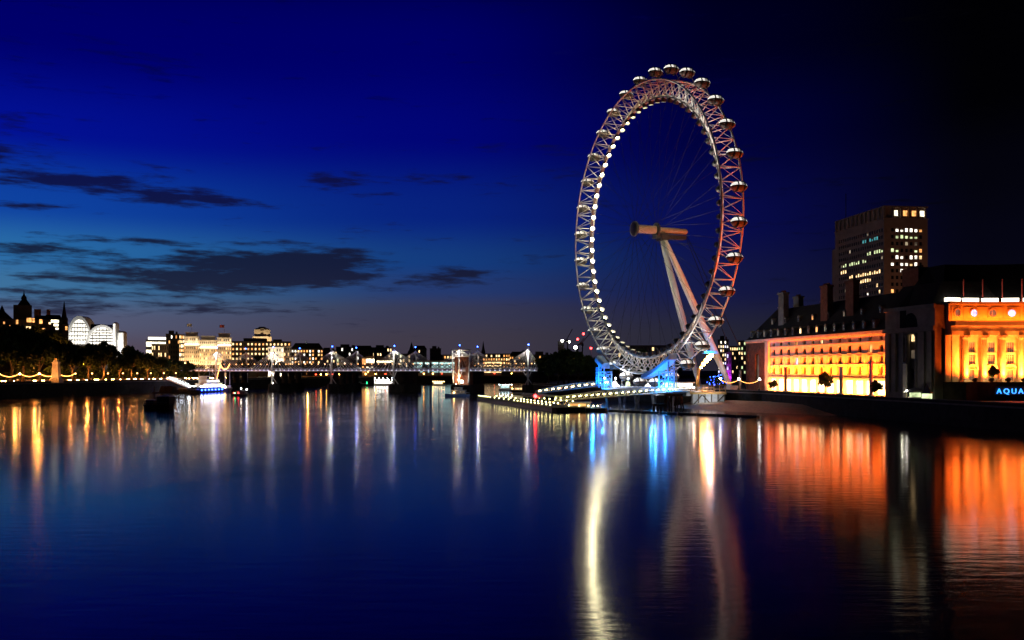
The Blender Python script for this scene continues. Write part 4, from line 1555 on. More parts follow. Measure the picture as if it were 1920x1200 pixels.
for i, (px, Y, py, key) in enumerate(tall):
    t = thing('street_lamp', f'tall {"sodium" if key == "orange" else "white"} street lamp among dark trees, {ORD[i]} counting away from the camera', 'street lamp', (X_(px, Y), Y, GL), 0, 'street lamps among the embankment trees')
    h = Z_(py, Y) - GL
    MB().path([(0, 0, 0), (0, 0, h * .9), (.3, 0, h), (1.0, 0, h + .1)], [.13, .09, .07, .06], 8).build('post', M['dark_steel'], t)
    MB().ball((1.2, -.1, h), (.75, .45, .32), 10, 5).build('lamp_head', E_[key], t)
    lamp('POINT', 'street_light', (1.2, -.9, h - .9), (1, .34, .05), 13000, t, size=0)

# cars with headlamps along the road
def car(paint):
    t = thing('car', '', 'car')
    b_ = MB()
    prof = [(-2.1, .35), (-2.1, .85), (-1.9, .95), (1.15, .95), (2.0, .78), (2.12, .55), (2.12, .35)]
    b_.add([(x, -.85, z) for x, z in prof] + [(x, .85, z) for x, z in prof], [tuple(range(7)), tuple(range(7, 14))[::-1]] + [(i, i + 7, (i + 1) % 7 + 7, (i + 1) % 7) for i in range(7)])
    b_.build('body', paint, t)
    MB().taper(-1.75, 1.0, -.78, .78, .95, 1.45, .5, .12).build('cabin', M['glass'], t)
    for sx in (-1.3, 1.3):
        for sy in (-.82, .82):
            w = MB(lambda x, y, z: (x, z, y))
            w.lathe([(.18, -.1), (.32, -.1), (.32, .1), (.18, .1)], n=10)
            w.build('wheel', M['tyre'], t, (sx, sy, .32))
    for sy in (-.58, .58):
        MB().ball((2.1, sy, .66), (.13, .26, .19), 8, 4).build('headlamp', E_['head'], t)
        MB().ball((-2.1, sy, .74), (.06, .24, .12), 8, 4).build('tail_lamp', E_['tail'], t)
    return t


car0 = [car(M['car_dark']), car(M['car_light'])]
used = [False, False]
random.seed(5)
ncar = 0
for lane, off in enumerate((-7.2, -10.4, -13.8)):
    Y = 420 + lane * 3
    k = 0
    while Y < 690:
        i = random.randrange(2)
        if not used[i]:
            c, used[i] = car0[i], True
        else:
            c = copy_tree(car0[i])
        x, x2 = lerp_line(LW, Y) + off, lerp_line(LW, Y + 5) + off
        dr = math.atan2(5, x2 - x)
        c.location = (x, Y, GL + .01)
        c.rotation_euler = (0, 0, dr + (PI if lane < 2 else 0))
        tag(c, ('dark' if i == 0 else 'silver') + ' car on the embankment road, ' + (('headlamps towards the river bridge, lane next the wall' if lane == 0 else 'headlamps towards the camera, middle lane') if lane < 2 else 'tail lamps towards the camera, lane by the trees'), 'car', 'cars in the embankment traffic, lane %d, %s' % (lane + 1, ('dark', 'silver')[i]))
        if lane == 0:
            c['label'] = ('dark' if i == 0 else 'silver') + ' car with lit headlamps in the lane next the river wall'
        ncar += 1
        Y += random.uniform(5.6, 8.5) if Y < 600 else random.uniform(7, 14)
        k += 1

mon = thing('winged_monument', 'orange lit stone pylon crowned by a gilded winged figure', 'monument', (lerp_line(LW, 487) + 1.2, 487, GL))
MB().taper(-2.6, 2.6, -2.6, 2.6, -.5, 1.6, .2, .2).box(-2, 2, -2, 2, 1.6, 2.2).taper(-1.75, 1.75, -1.75, 1.75, 2.2, 9.8, .35, .35).box(-1.6, 1.6, -1.6, 1.6, 9.8, 10.3).taper(-1.2, 1.2, -1.2, 1.2, 10.3, 11.4, .4, .4).build('pylon', M['stone'], mon)
MB().ball((0, 0, 12.2), 1.0, 12, 8).build('globe', M['bronze'], mon)
wg = MB()
wg.ball((0, 0, 14), (.5, .7, 1.1), 10, 6).ball((-.1, -.5, 15.4), (.3, .42, .34), 8, 5)
for s in (-1, 1):
    for k in range(6):
        wg.add([(s * .3, .1, 13.6 + k * .2), (s * (1.2 + .25 * k), .3, 14.6 + k * .55), (s * (.9 + .25 * k), .35, 14.9 + k * .55), (s * .3, .2, 14.0 + k * .2)], [(0, 1, 2, 3)])
wg.build('winged_figure', M['bronze'], mon)
for dx in (-4, 4):
    lamp('SPOT', 'flood_beam', (dx, -5, .8), (1, .36, .10), 2400, mon, aim=(0, 0, 6), cone=60, size=0)
lamp('SPOT', 'flood_beam', (7, -11, 2), (1, .40, .12), 12000, mon, aim=(0, 0, 14.5), cone=28, size=0)

# ------------------------------------------------------------------ the railway bridge and its two footbridges
BP = Vector((10.6, 560, 0))
BD = Vector((-42, 15, 0)).normalized()
BRZ = math.atan2(BD.y, BD.x)
BS = math.hypot(42, 15)          # pylon spacing
BL = BS * 5.9
BN = 32.0                        # width between the two footbridges (local -y is away from the camera)
DZ = 14.2
LB0 = -9.0


def footbridge(name, label, y, npyl, first, lean, lit):
    t = thing(name, label, 'footbridge', BP, BRZ)
    MB().box(LB0, BL, y - 2.3, y + 2.3, DZ - .55, DZ).build('deck', M['white_steel'], t)
    MB().box(LB0, BL, y - 1.2, y + 1.2, DZ - 1.1, DZ - .554).build('deck_beam', M['white_steel'], t)
    m = MB()
    for s in (-2.2, 2.2):
        for h in (.45, .8, 1.2):
            m.tube((LB0, y + s, DZ + h), (BL, y + s, DZ + h), .04, n=4)
        for k in range(60):
            x = LB0 + (BL - LB0) * k / 59
            m.tube((x, y + s, DZ), (x, y + s, DZ + 1.2), .045, n=4)
    m.build('railing', M['white_steel'], t)
    side = 2.25 if lit else -2.25
    if lit:
        for k in range(86):
            x = LB0 + 2 + (BL - LB0 - 4) * k / 85
            put(bulb_me['deck'], 'deck_lamp', t, (x, y + 2.42, DZ - .25))
        lamp('AREA', 'deck_light', ((BL + LB0) / 2, y + 3.4, DZ + 1.5), (.72, .68, 1), 700, t, size=BL - LB0, size_y=.2, aim=((BL + LB0) / 2, y + 2.2, DZ - .4))
    for i in range(npyl):
        x = first + BS * i
        top = (x, y + lean * 2.2, 27.0)
        foot = (x, y + lean * 4.6 * -.2 + lean * 1.0, 3.0)
        p = MB().path([(x, y + lean * 3.2, 5), (x, y + lean * 3.6, DZ), top], [.55, .62, .34], 10).build('pylon', M['white_steel'], t)
        MB().tube((x, y + lean * 2.2, 27.0), (x, y + lean * 2.1, 29.0), .1, n=6).build('beacon_post', M['dark_steel'], p)
        put(bulb_me['blue'], 'beacon', p, (x, y + lean * 2.1, 29.3))
        cb = MB()
        for s in (-1, 1):
            for k in range(8):
                xx = x + s * (2.2 + k * 2.5)
                if LB0 < xx < BL:
                    cb.tube((x, y + lean * 2.2, 26.7), (xx, y - 2 * lean, DZ + .3), .1, n=4)
                    cb.tube((x, y + lean * 2.2, 26.7), (xx, y + 2 * lean, DZ + .3), .06, n=4)
        cb.build('stay_cables', M['stay'], p)
        lamp('POINT', 'pylon_light', (x + .3, y + lean * 4.6, 24.8), (1, .93, .84), 1700, t, size=0)
        lamp('SPOT', 'pylon_light', (x, y + lean * 4.8, DZ + .3), (1, .9, .8), 1500, t, aim=(x, y + lean * 2.4, 26), cone=24, size=0)
    return t


footbridge('cable_stayed_footbridge', 'near footbridge hung from white masts with blue beacons', 0, 6, 0, 1, True)
footbridge('cable_stayed_footbridge', 'far footbridge whose white masts rise behind the railway girder', -BN, 5, BS * 1.06, -1, False)
rb = thing('railway_bridge', 'dark lattice railway bridge between the two footbridges', 'railway bridge', BP, BRZ)
for y in (-7, -25):
    m = MB()
    m.box(LB0 - 20, BL + 40, y - .35, y + .35, DZ + .2, DZ + .8).box(LB0 - 20, BL + 40, y - .35, y + .35, DZ + 3.0, DZ + 3.5)
    n = 96
    for k in range(n):
        x0 = LB0 - 20 + (BL + 60 - LB0) * k / n
        x1 = LB0 - 20 + (BL + 60 - LB0) * (k + 1) / n
        m.beam((x0, y, DZ + .7), (x1, y, DZ + 3.1), .3, .3).beam((x1, y, DZ + .7), (x0, y, DZ + 3.1), .3, .3)
    m.build('lattice_girder', M['dark_steel'], rb)
MB().box(LB0 - 20, BL + 40, -25, -7, DZ - .6, DZ + .2).build('deck', M['dark_steel'], rb)
for k in range(60):
    put(bulb_me['rail'], 'girder_lamp', rb, (LB0 + (BL + 20 - LB0) * k / 59, -6.4, DZ + 3.8))
for i in range(6):
    x = BS * i + .4
    pier = MB()
    w = 4.2
    outl = [(x - w, -30), (x, -35), (x + w, -30), (x + w, 1), (x, 6), (x - w, 1)]
    pier.prism(outl, -3, 4.6).prism([(x + (a - x) * .82, b_ * .97 - .4) for a, b_ in outl], 4.6, 5.2)
    for y in (-3, -12, -20, -29):
        pier.lathe([(2.2, 5.2), (2.0, 5.8), (2.0, DZ - 1.6), (2.4, DZ - .7)], (x, y, 0), 14)
    pier.box(x - 2.6, x + 2.6, -31, -1.5, DZ - 2.2, DZ - 1.12)
    pier.build('pier', M['granite'], rb)
    st = MB()
    for s in (-1, 1):
        st.tube((x - 2.4 * s, .5, 5), (x + 2.4 * s, 3.4, DZ - 1.2), .28, n=6)
    st.build('pier_brace', M['white_steel'], rb)
for k, (x, key) in enumerate(((BS * 4 - 2, 'cool'), (BS * 1 + 1, 'bulb'))):
    put(bulb_me['white' if k == 0 else 'warm'], 'navigation_lamp', rb, (x, 5.4, 5.6))
# brick pier house with lit arch
ph = thing('brick_pier_house', 'red brick bridge pier with an orange floodlit arch and portal frame', 'bridge pier', BP + BD * (BS * 1.0) + Vector((2, 1, 0)), BRZ)
MB().prism([(-6.5, -8), (0, -12), (6.5, -8), (6.5, 6), (0, 10.5), (-6.5, 6)], -3, 5.0).build('base', M['granite'], ph)
m = MB(lambda x, y, z: (x, -y, z))
m.wall(-4.6, 4.6, 5.0, 22.0, [(-2.6, 2.6, 6.2, 20.0, True)], -4.6, 2.2)
m.build('front_wall', M['brick'], ph)
MB().box(-4.6, 4.6, -3, 2.3, 5.0, 21.9).build('pier_house_block', M['brick'], ph)
MB().prism([(-5.2, -3.4), (5.2, -3.4), (5.2, 5.2), (-5.2, 5.2)], 22.0, 22.8).build('cornice', M['stone'], ph)
pf = MB()
for s in (-1, 1):
    pf.path([(s * 5.0, 5.5, 6), (s * 5.4, 5.5, 14), (s * 6.0, 5.0, 26.6)], [.5, .5, .42], 8)
pf.tube((-6, 5, 26.4), (6, 5, 26.4), .42, n=8)
pf.build('portal_frame', M['white_steel'], ph)
lamp('SPOT', 'flood_beam', (-1.5, 9.5, 5.6), (1, .50, .2), 9000, ph, aim=(0, 4, 13), cone=80, blend=.8, size=0)
lamp('POINT', 'flood_beam', (2.2, 6.6, 8.0), (1, .62, .32), 1500, ph, size=0)
put(bulb_me['white'], 'navigation_lamp', ph, (-1.8, 8.2, 7.0)).scale = (3.2, 3.2, 3.2)
# dark shrubbery behind the embankment road
random.seed(33)
for i in range(7):
    Y0 = 430 + i * 36
    x0, x1 = lerp_line(LW, Y0) - 19, lerp_line(LW, Y0 + 36) - 19
    hd = MB()
    ct = MB()
    for k in range(1500):
        f = random.random()
        hgt = 5.5 + 2.2 * math.sin(i * 2.1 + f * 7) + 1.2 * math.sin(f * 23)
        p = Vector((x0 + (x1 - x0) * f + random.uniform(-4.5, 1.5), Y0 + 36 * f, .2 + hgt * random.random() ** .7))
        s = random.uniform(.4, .9)
        u = Vector((random.gauss(0, 1), random.gauss(0, 1), random.gauss(0, 1))).normalized() * s
        w = u.cross(Vector((random.gauss(0, 1), random.gauss(0, 1), random.gauss(0, 1)))).normalized() * s
        q_ = p - Vector((x0, Y0, 0))
        hd.add([tuple(q_ - u - w), tuple(q_ + u * .9 - w * .6), tuple(q_ + u * .7 + w), tuple(q_ - u * .8 + w * 1.1)], [(0, 1, 2, 3)])
    t = thing('shrubbery', f'dark clipped shrubbery behind the embankment traffic, {ORD[i]} bed counting away from the camera', 'shrubs', (x0, Y0, GL), 0, 'shrub beds behind the embankment road')
    hd.build('foliage', M['leaf_b'], t)
    for k in range(5):
        f = (k + .5) / 5
        ct.tube(((x1 - x0) * f - 1.5, 36 * f, 0), ((x1 - x0) * f - 1.4, 36 * f, 3.5), .18, .08, 6)
    ct.build('stems', M['bark'], t)
# ------------------------------------------------------------------ buildings
def building(name, label, px0, px1, Y, top, mat, rows=5, cols=8, lit=.4, keys=('warm',), depth=None, roof='flat', rot=None, g=GL, wz0=.15, wsize=(.5, .55), seed=0, cat='building', group=None, side=0):
    """a block whose front faces the river; windows are parts on the front (and on the side that shows)"""
    rnd = random.Random(seed * 31 + int(px0))
    pc_ = ((px0 + px1) / 2 - 960) / FPX
    rot = -math.atan(pc_) if rot is None else rot      # the front looks down the river towards the bridge we stand on
    w = (px1 - px0) / FPX * Y * math.cos(rot)
    h = Z_(top, Y) - g
    d = depth or max(12, w * .5)
    t = thing(name, label, cat, (X_((px0 + px1) / 2, Y), Y, g), rot, group)
    m = MB().box(-w / 2, w / 2, 0, d, 0, h)
    m.build('wall', mat, t)
    tr = MB()
    tr.box(-w / 2 - .4, w / 2 + .4, -.4, d + .4, h, h + .7)
    for k in range(1, rows, 2):
        z = h * (wz0 + (1 - wz0) * k / rows)
        tr.box(-w / 2 - .12, w / 2 + .12, -.15, -.003, z - .2, z + .1)
    tr.build('cornice', mat, t)
    if roof == 'hip':
        MB().taper(-w / 2, w / 2, 0, d, h + .7, h + .7 + w * .10 + 3, min(w, d) * .25, d * .4).build('roof', M['slate'], t)
    elif roof == 'plant':
        MB().box(-w * .3, w * .1, d * .3, d * .7, h + .7, h + 4).box(w * .2, w * .35, d * .3, d * .6, h + .7, h + 3).build('plant_room', M['city_b'], t)
    elif roof == 'step':
        MB().box(-w * .38, w * .38, d * .15, d * .9, h + .7, h + 4).box(-w * .2, w * .2, d * .2, d * .8, h + 4, h + 7).build('setback_storey', mat, t)
    cw, rh = w / cols, h * (1 - wz0) / rows
    lit = min(1, lit * 1.5)
    for r in range(rows):
        rowlit = lit * rnd.choice((.5, 1, 1, 1.5))
        for c in range(cols):
            key = rnd.choice(keys) if rnd.random() < rowlit else 'x'
            if r == 0 and key == 'x' and rows * cols > 60:
                continue
            put(pane(cw * wsize[0], rh * wsize[1], .12, key), 'window', t, (-w / 2 + cw * (c + .5), -.004, h * wz0 + rh * (r + .5)))
    if side:
        n = max(2, int(d / 7))
        for r in range(rows):
            for c in range(n):
                key = rnd.choice(keys) if rnd.random() < lit * .7 else 'x'
                put(pane(d / n * wsize[0], rh * wsize[1], .12, key), 'window', t, (side * (w / 2 + .004), d * (c + .5) / n, h * wz0 + rh * (r + .5)), side * PI / 2)
    t['_dim'] = (w, d, h)
    return t


def dims(t):
    d = tuple(t['_dim'])
    return d


# office tower behind the hall
TWR = thing('office_tower', 'tall stone clad office tower with lit window rows behind the black hall roof', 'tower block', (210, 527, GR), 0)
ang = math.atan2(3.5, 25.4)
ft_ = None
TWR.rotation_euler = (0, 0, ang)
TW, TD, TH = 26.6, 57.5, 107 - GR
tw = MB()
cell_ops = []
NC, NR, FH = 7, 24, 3.85
zt = TH - 12.6
for r in range(NR):
    for c in range(NC):
        x = 5.2 + c * 2.85
        cell_ops.append((x - .85, x + .85, zt - r * FH - 2.0, zt - r * FH, False))
tw.wall(0, TW, 0, TH - 7.4, [o for o in cell_ops if o[3] < TH - 8 and o[2] > 2], 0, .5)
tw.build('front_wall', M['tower'], TWR)
MB().box(.50, TW - .02, .52, TD, 0, TH - 7.6).build('core', M['tower'], TWR)
tw = MB(lambda x, y, z: (-y, x, z))
# the long side faces -x in the tower's frame
side_ops = []
NCS = 20
for r in range(NR):
    for c in range(NCS):
        y = 2.2 + c * 2.62
        side_ops.append((y - .8, y + .8, zt - r * FH - 2.0, zt - r * FH, False))


def stf(x, y, z):
    return (-.02 + y, x, z)


sw = MB(stf)
sw.wall(0, TD, 0, TH - 7.4, [o for o in side_ops if o[3] < TH - 8 and o[2] > 2], 0, .5)
sw.build('side_wall', M['tower'], TWR)
MB().box(-.4, TW + .4, -.4, TD + .4, TH - 7.4, TH - 6.8).box(.8, TW - .8, .8, TD - .8, TH - 6.8, TH - .8).box(-.2, TW + .2, -.2, TD + .2, TH - .8, TH).build('top_storey', M['tower'], TWR)
ft = MB().box(-.15, TW + .1, -.15, 0, TH - 7.0, TH - 6.81).box(-.15, 0, 0, TD, TH - 7.0, TH - 6.81)
for k in range(6):
    ft.box(.3 + k * 4.9, 1.3 + k * 4.9, -.1, 1, TH - 6.8, TH - .8)
for k in range(12):
    ft.box(-.1, 1, .2 + k * 5.1, 1.3 + k * 5.1, TH - 6.8, TH - .8)
ft.build('loggia_piers', M['tower'], TWR)
MB().box(1, TW - 1, TD + .01, TD + 6, 0, TH - 17).build('shoulder_block', M['tower'], TWR)
MB().tube((3, TD - 8, TH), (3, TD - 8, TH + 16), .22, n=6).build('antenna', M['dark_steel'], TWR)
# which windows are lit, read from the top floor down
lit_front = {0: {1: 'white', 2: 'white', 3: 'white', 4: 'white', 5: 'white', 6: 'amber'}, 1: {1: 'green', 2: 'green', 3: 'green', 4: 'green', 5: 'green'}, 2: {5: 'dim'},
             3: {0: 'green', 1: 'green', 5: 'green', 6: 'amber'}, 4: {1: 'white', 2: 'white', 4: 'white', 5: 'white', 6: 'warm'}, 5: {0: 'white', 2: 'white', 3: 'white', 4: 'warm', 5: 'white'},
             6: {2: 'white', 3: 'white', 4: 'white', 5: 'white', 6: 'white'}, 9: {0: 'amber'}}
lit_side = {1: {3: 'teal', 4: 'teal', 5: 'teal', 2: 'teal', 7: 'teal', 8: 'teal'}, 3: {0: 'green', 1: 'green', 2: 'green', 3: 'green', 5: 'green', 6: 'green'}, 4: {7: 'green', 8: 'green', 10: 'green', 11: 'green', 12: 'green', 13: 'green', 14: 'green', 16: 'green', 17: 'green'},
            5: {16: 'warm', 17: 'warm', 18: 'warm'}, 6: {1: 'warm', 2: 'warm', 3: 'warm', 4: 'warm', 5: 'warm', 6: 'warm', 7: 'warm', 8: 'warm', 9: 'warm', 10: 'warm', 11: 'warm', 13: 'warm', 14: 'warm'},
            7: {5: 'warm', 6: 'warm', 7: 'warm', 8: 'warm', 9: 'warm', 12: 'white', 14: 'white'}, 8: {2: 'warm', 11: 'white'}, 9: {1: 'warm', 6: 'white', 15: 'warm'}, 5.5: {}}
cnt = 0
darkm = MB()
for r in range(NR):
    for c in range(NC):
        z = zt - r * FH - 1.0
        if z > TH - 9 or z < 3:
            continue
        key = lit_front.get(r, {}).get(c) or ('faint' if random.random() < .10 else None)
        if key:
            hh_ = random.choice((1.9, 1.9, 1.4, 1.0))
            put(pane(random.choice((1.6, 1.7)), hh_, .1, key), 'window', TWR, (5.2 + c * 2.85, .42, z - .95 + hh_ / 2))
            cnt += 1
        else:
            darkm.box(5.2 + c * 2.85 - .85, 5.2 + c * 2.85 + .85, .4, .48, z - 1, z + 1)
    for c in range(NCS):
        z = zt - r * FH - 1.0
        if z > TH - 9 or z < 3:
            continue
        key = lit_side.get(r, {}).get(c) or ('faint' if random.random() < .07 else None)
        y = 2.2 + c * 2.62
        if key:
            hh_ = random.choice((1.9, 1.9, 1.5, 1.1))
            put(pane(1.6, hh_, .1, key), 'window', TWR, (.30, y, z - .95 + hh_ / 2), -PI / 2)
            cnt += 1
        else:
            darkm.box(.38, .46, y - .8, y + .8, z - 1, z + 1)
for x, key in ((7.5, 'bright'), (13.3, 'amber'), (18.6, 'amber'), (23.6, 'bright')):
    put(pane(2.4, 3.0, .1, key), 'window', TWR, (x, .78, TH - 4))
dk = darkm.build('window', M['glass'], TWR)
dk['kind'] = 'stuff'

lamp('SPOT', 'street_glow', (18, -60, 4), (1, .38, .16), 26000, TWR, aim=(14, 0, 62), cone=50, blend=.8, size=0)
# french style mansion blocks on the left skyline
wc = thing('mansion_block', 'dark turreted mansion block with steep pavilion roof and needle spire', 'mansion', (X_(40, 640), 640, GL), math.atan(920 / FPX))
sc = 640 / FPX * .885
hz = lambda py: Z_(py, 640) - GL
xx = lambda px: (px - 40) * sc
MB().box(xx(-80), xx(118), 0, 30, 0, hz(598)).build('wall', M['silhouette'], wc)
rf = MB()
rf.taper(xx(-80), xx(24), 1, 29, hz(598), hz(583), 5, 9).taper(xx(60), xx(96), 1, 29, hz(598), hz(589), 3, 9).taper(xx(84), xx(118), 0, 28, hz(598), hz(588), 1, 6)
rf.build('roof', M['slate'], wc)
tp = MB().box(xx(25), xx(60), -1.5, 16, hz(600), hz(572))
tp.build('tower', M['silhouette'], wc)
sp = MB().taper(xx(33), xx(58), -1, 15, hz(572), hz(557), xx(43) - xx(33), 7)
sp.lathe([(1.9, 0), (1.6, 1.4), (1.7, 1.6), (.9, 2.6), (.35, 4.2), (.1, 6.6)], (xx(45), 7, hz(560)), 10)
sp.build('pavilion_spire', M['slate'], wc)
MB().lathe([(3.2, 0), (3.2, 2.5), (2.2, 4), (.2, 9)], (xx(4), 2, hz(598)), 10).build('turret', M['slate'], wc)
MB().lathe([(2.4, 0), (2.4, 4), (1.7, 5), (.9, 10), (.2, 16)], (xx(122), 1, hz(606)), 10).build('turret', M['slate'], wc)
MB().box(xx(118), xx(130), -2, 10, 0, hz(606)).build('end_bay', M['silhouette'], wc)
for px, py, w, h, key in ((32, 604, 4, 9, 'amber'), (52, 600, 4, 9, 'amber'), (57, 600, 5, 9, 'amber'), (63, 600, 4, 9, 'amber'), (77, 602, 6, 9, 'amber'), (56, 614, 14, 4, 'warm'), (36, 615, 8, 4, 'amber'), (82, 616, 6, 3, 'amber'), (104, 601, 15, 6, 'bright'), (106, 608, 9, 5, 'bright'), (108, 615, 6, 4, 'bright'), (20, 612, 4, 4, 'amber'), (94, 605, 4, 4, 'warm'), (126, 614, 4, 8, 'amber'), (8, 606, 3, 5, 'amber')):
    put(pane(w * sc, h * sc, .15, key), 'window', wc, (xx(px), -1.52 if 25 < px < 60 else (-2.02 if px > 118 else -.02), hz(py)))
for px, z1 in ((-30, 588), (-5, 589), (68, 586), (74, 586), (92, 586)):
    MB().box(xx(px) - 1.2, xx(px) + 1.2, 6, 8, hz(600), hz(z1) + 3).build('chimney', M['brick'], wc)

# railway terminus with two glowing arched vaults
st = thing('arched_terminus', 'white glowing office over the station with two tall arched roofs', 'station', (X_(176, 800), 800, GL))
sc2 = 800 / FPX
hz2 = lambda py: Z_(py, 800) - GL
x2 = lambda px, d=0.0: X_(px, 800 + d) - X_(176, 800)


def vault(px, py_top, py_spring, hw, y0, d):
    c, z0, z1, w = x2(px, y0), Z_(py_spring, 800 + y0) - GL, Z_(py_top, 800 + y0) - GL, hw * (800 + y0) / FPX
    n = 20
    arc = lambda f: [(c + w * f * math.cos(PI * k / n), z0 + (z1 - z0) * f * math.sin(PI * k / n)) for k in range(n + 1)]
    o, i = arc(1.0), arc(.87)
    r = MB()
    for k in range(n):
        for yy in (y0, y0 + d):
            r.quad((o[k][0], yy, o[k][1]), (o[k + 1][0], yy, o[k + 1][1]), (i[k + 1][0], yy, i[k + 1][1]), (i[k][0], yy, i[k][1]))
        r.quad((o[k][0], y0, o[k][1]), (o[k][0], y0 + d, o[k][1]), (o[k + 1][0], y0 + d, o[k + 1][1]), (o[k + 1][0], y0, o[k + 1][1]))
        r.quad((i[k][0], y0, i[k][1]), (i[k + 1][0], y0, i[k + 1][1]), (i[k + 1][0], y0 + 3, i[k + 1][1]), (i[k][0], y0 + 3, i[k][1]))
    v = r.build('vault_roof', M['white_steel'], st)
    g_ = MB()
    g_.add([(x, y0 + 2.5, z) for x, z in i], [tuple(range(n + 1))])
    g_.build('glazed_gable', W_['white'], v)
    f = MB()
    for k in range(1, 6):
        zz = z0 + (z1 - z0) * .87 * k / 6
        hw_ = w * .87 * math.sqrt(1 - (k / 6) ** 2)
        f.box(c - hw_, c + hw_, y0 + 2.2, y0 + 2.45, zz - .5, zz + .5)
    for k in range(-3, 4):
        xx_ = c + w * .87 * k / 4
        f.box(xx_ - .2, xx_ + .2, y0 + 2.1, y0 + 2.44, z0, z0 + (z1 - z0) * .87 * math.sqrt(1 - (k / 4) ** 2))
    f.build('gable_frame', M['dark_steel'], v)
    lamp('AREA', 'vault_light', (c, y0 - 14, z0 - 2), (1, .98, .92), 5200, st, size=w, size_y=2, aim=(c, y0, (z0 + z1) / 2))


vault(191, 609, 645, 30, 0, 14)
vault(148, 592, 645, 24, 40, 14)
MB().box(x2(128), x2(222), 4, 14, 0, hz2(645)).build('wall', M['stone_grey'], st)
MB().box(x2(170, 18), x2(192, 18), 18, 30, hz2(645), hz2(606)).box(x2(196, 18), x2(217, 18), 18, 24, hz2(645), hz2(607)).build('roof_block', M['slate'], st)
for px, top, w in ((217, 607, 5), (229, 624, 11)):
    o = MB().box(x2(px - w / 2), x2(px + w / 2), -3, 4, 0, hz2(top)).taper(x2(px - w / 2), x2(px + w / 2), -3, 4, hz2(top), hz2(top - 3), 1, 1.4).build('corner_tower', M['white_steel'], st)
    for k in range(5):
        put(pane(w * sc2 * .5, 3.0, .12, 'white'), 'window', o, (x2(px), -3.01, hz2(top + 4 + k * 6)))
lamp('AREA', 'tower_light', (x2(228), -16, hz2(668)), (1, .97, .9), 5000, st, size=8, size_y=2, aim=(x2(227), -3, hz2(640)))

# floodlit buildings of the far bank
b1 = building('white_office', 'low brilliantly lit white office block left of the dark slab', 274, 311, 980, 638, M['city_c'], 2, 5, 1, ('bright',), wsize=(.92, .6), wz0=.55)
w, d, h = dims(b1)
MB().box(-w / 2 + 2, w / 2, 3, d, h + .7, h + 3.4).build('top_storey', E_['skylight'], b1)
building('dark_office', 'dark concrete office slab with few lit windows beside the floodlit flagged hotel', 311, 337, 930, 627, M['city_a'], 7, 6, .12, ('amber', 'white'), roof='plant')
building('dark_office', 'low dark terraced building below the brilliant white block', 284, 316, 900, 646, M['city_a'], 4, 8, .15, ('warm',))


def flagged(px0, px1, top, label, name, flag, cols):
    t = building(name, label, px0, px1, 900, top + 6, M['city_c'], 8, cols, .18, ('amber', 'warm'), wsize=(.38, .5), wz0=.12, seed=3)
    w, d, h = dims(t)
    MB().box(-w * .40, w * .40, 2, d - 2, h + .7, h + 4.2).build('top_storey', M['city_c'], t)
    MB().box(-w * .44, w * .44, 1.4, d - 1.4, h + 4.2, h + 4.8).build('top_cornice', M['white_steel'], t)
    MB().box(-w / 2 + .5, w / 2 - .5, -1.0, -.2, h * .80, h * .80 + .9).build('balcony_light', E_['skylight'], t)
    if flag:
        z = h + 4.8
        p = MB().tube((0, 4, z), (0, 4, z + 8.5), .16, n=6).build('flagpole', M['white_steel'], t)
        f = MB()
        for k in range(4):
            x0, x1 = -k * 1.1, -(k + 1) * 1.1
            f.quad((x0, 4 + .25 * (k % 2), z + 5.6), (x1, 4 + .25 * ((k + 1) % 2), z + 5.3), (x1, 4 + .25 * ((k + 1) % 2), z + 8.0), (x0, 4 + .25 * (k % 2), z + 8.3))
        f.build('flag', M['canvas'] if flag == 1 else M['flag'], p)
    n = max(2, int(w / 10))
    for k in range(n):
        x = -w / 2 + w * (k + .5) / n
        lamp('AREA', 'flood_beam', (x, -10, h * .18), (1, .60, .26), 6500, t, size=6, size_y=1.5, aim=(x, 0, h * .55))
        lamp('AREA', 'flood_beam', (x, -2.6, h * .82), (1, .78, .48), 1100, t, size=6, size_y=.6, aim=(x, .2, h))
    return t


flagged(345, 374, 626, 'floodlit cream hotel wing flying a white flag', 'flagged_hotel', 1, 8)
flagged(374, 407, 633, 'lower floodlit middle range between the two flagged hotel wings', 'hotel_range', 0, 9)
flagged(407, 434, 628, 'floodlit cream hotel wing flying a red flag', 'flagged_hotel', 2, 7)
building('lit_block', 'narrow amber lit block between the dark slab and the flagged hotel', 336, 346, 905, 628, M['city_c'], 8, 3, .8, ('amber', 'warm', 'bright'), wsize=(.6, .6))
building('grand_hotel', 'broad dark riverside hotel dotted with warm windows below the stepped tower', 434, 546, 960, 641, M['city_a'], 6, 16, .62, ('warm', 'warm', 'amber'), wsize=(.42, .42), roof='plant', seed=2)
sm = building('stepped_tower', 'broad floodlit stone tower with stepped top above the riverside hotel', 474, 509, 1010, 632, M['city_c'], 5, 7, .1, ('amber',), wsize=(.3, .5), depth=20)
w, d, h = dims(sm)
hh = Z_(618, 1010) - GL
MB().box(-w * .42, -w * .08, 1, d, h + .7, hh).box(w * .08, w * .44, 1, d, h + .7, hh).box(-w * .3, w * .3, 2, d, h + .7, hh - 1).build('clock_stage', M['city_c'], sm)
MB().box(-w * .36, w * .36, 3, d - 2, hh - 1, hh + 1.6).taper(-w * .25, w * .25, 4, d - 3, hh + 1.6, hh + 3.4, 2, 2).build('stepped_crown', M['city_c'], sm)
for x in (-w * .25, w * .25):
    lamp('AREA', 'flood_beam', (x, -9, h * .62), (1, .68, .34), 11000, sm, size=6, size_y=2, aim=(x, 0, h))
ss = building('floodlit_hotel', 'dazzling floodlit white facade in front of the stepped tower', 503, 532, 925, 652, M['white_steel'], 5, 6, .3, ('bright', 'warm'), wsize=(.4, .5))
w, d, h = dims(ss)
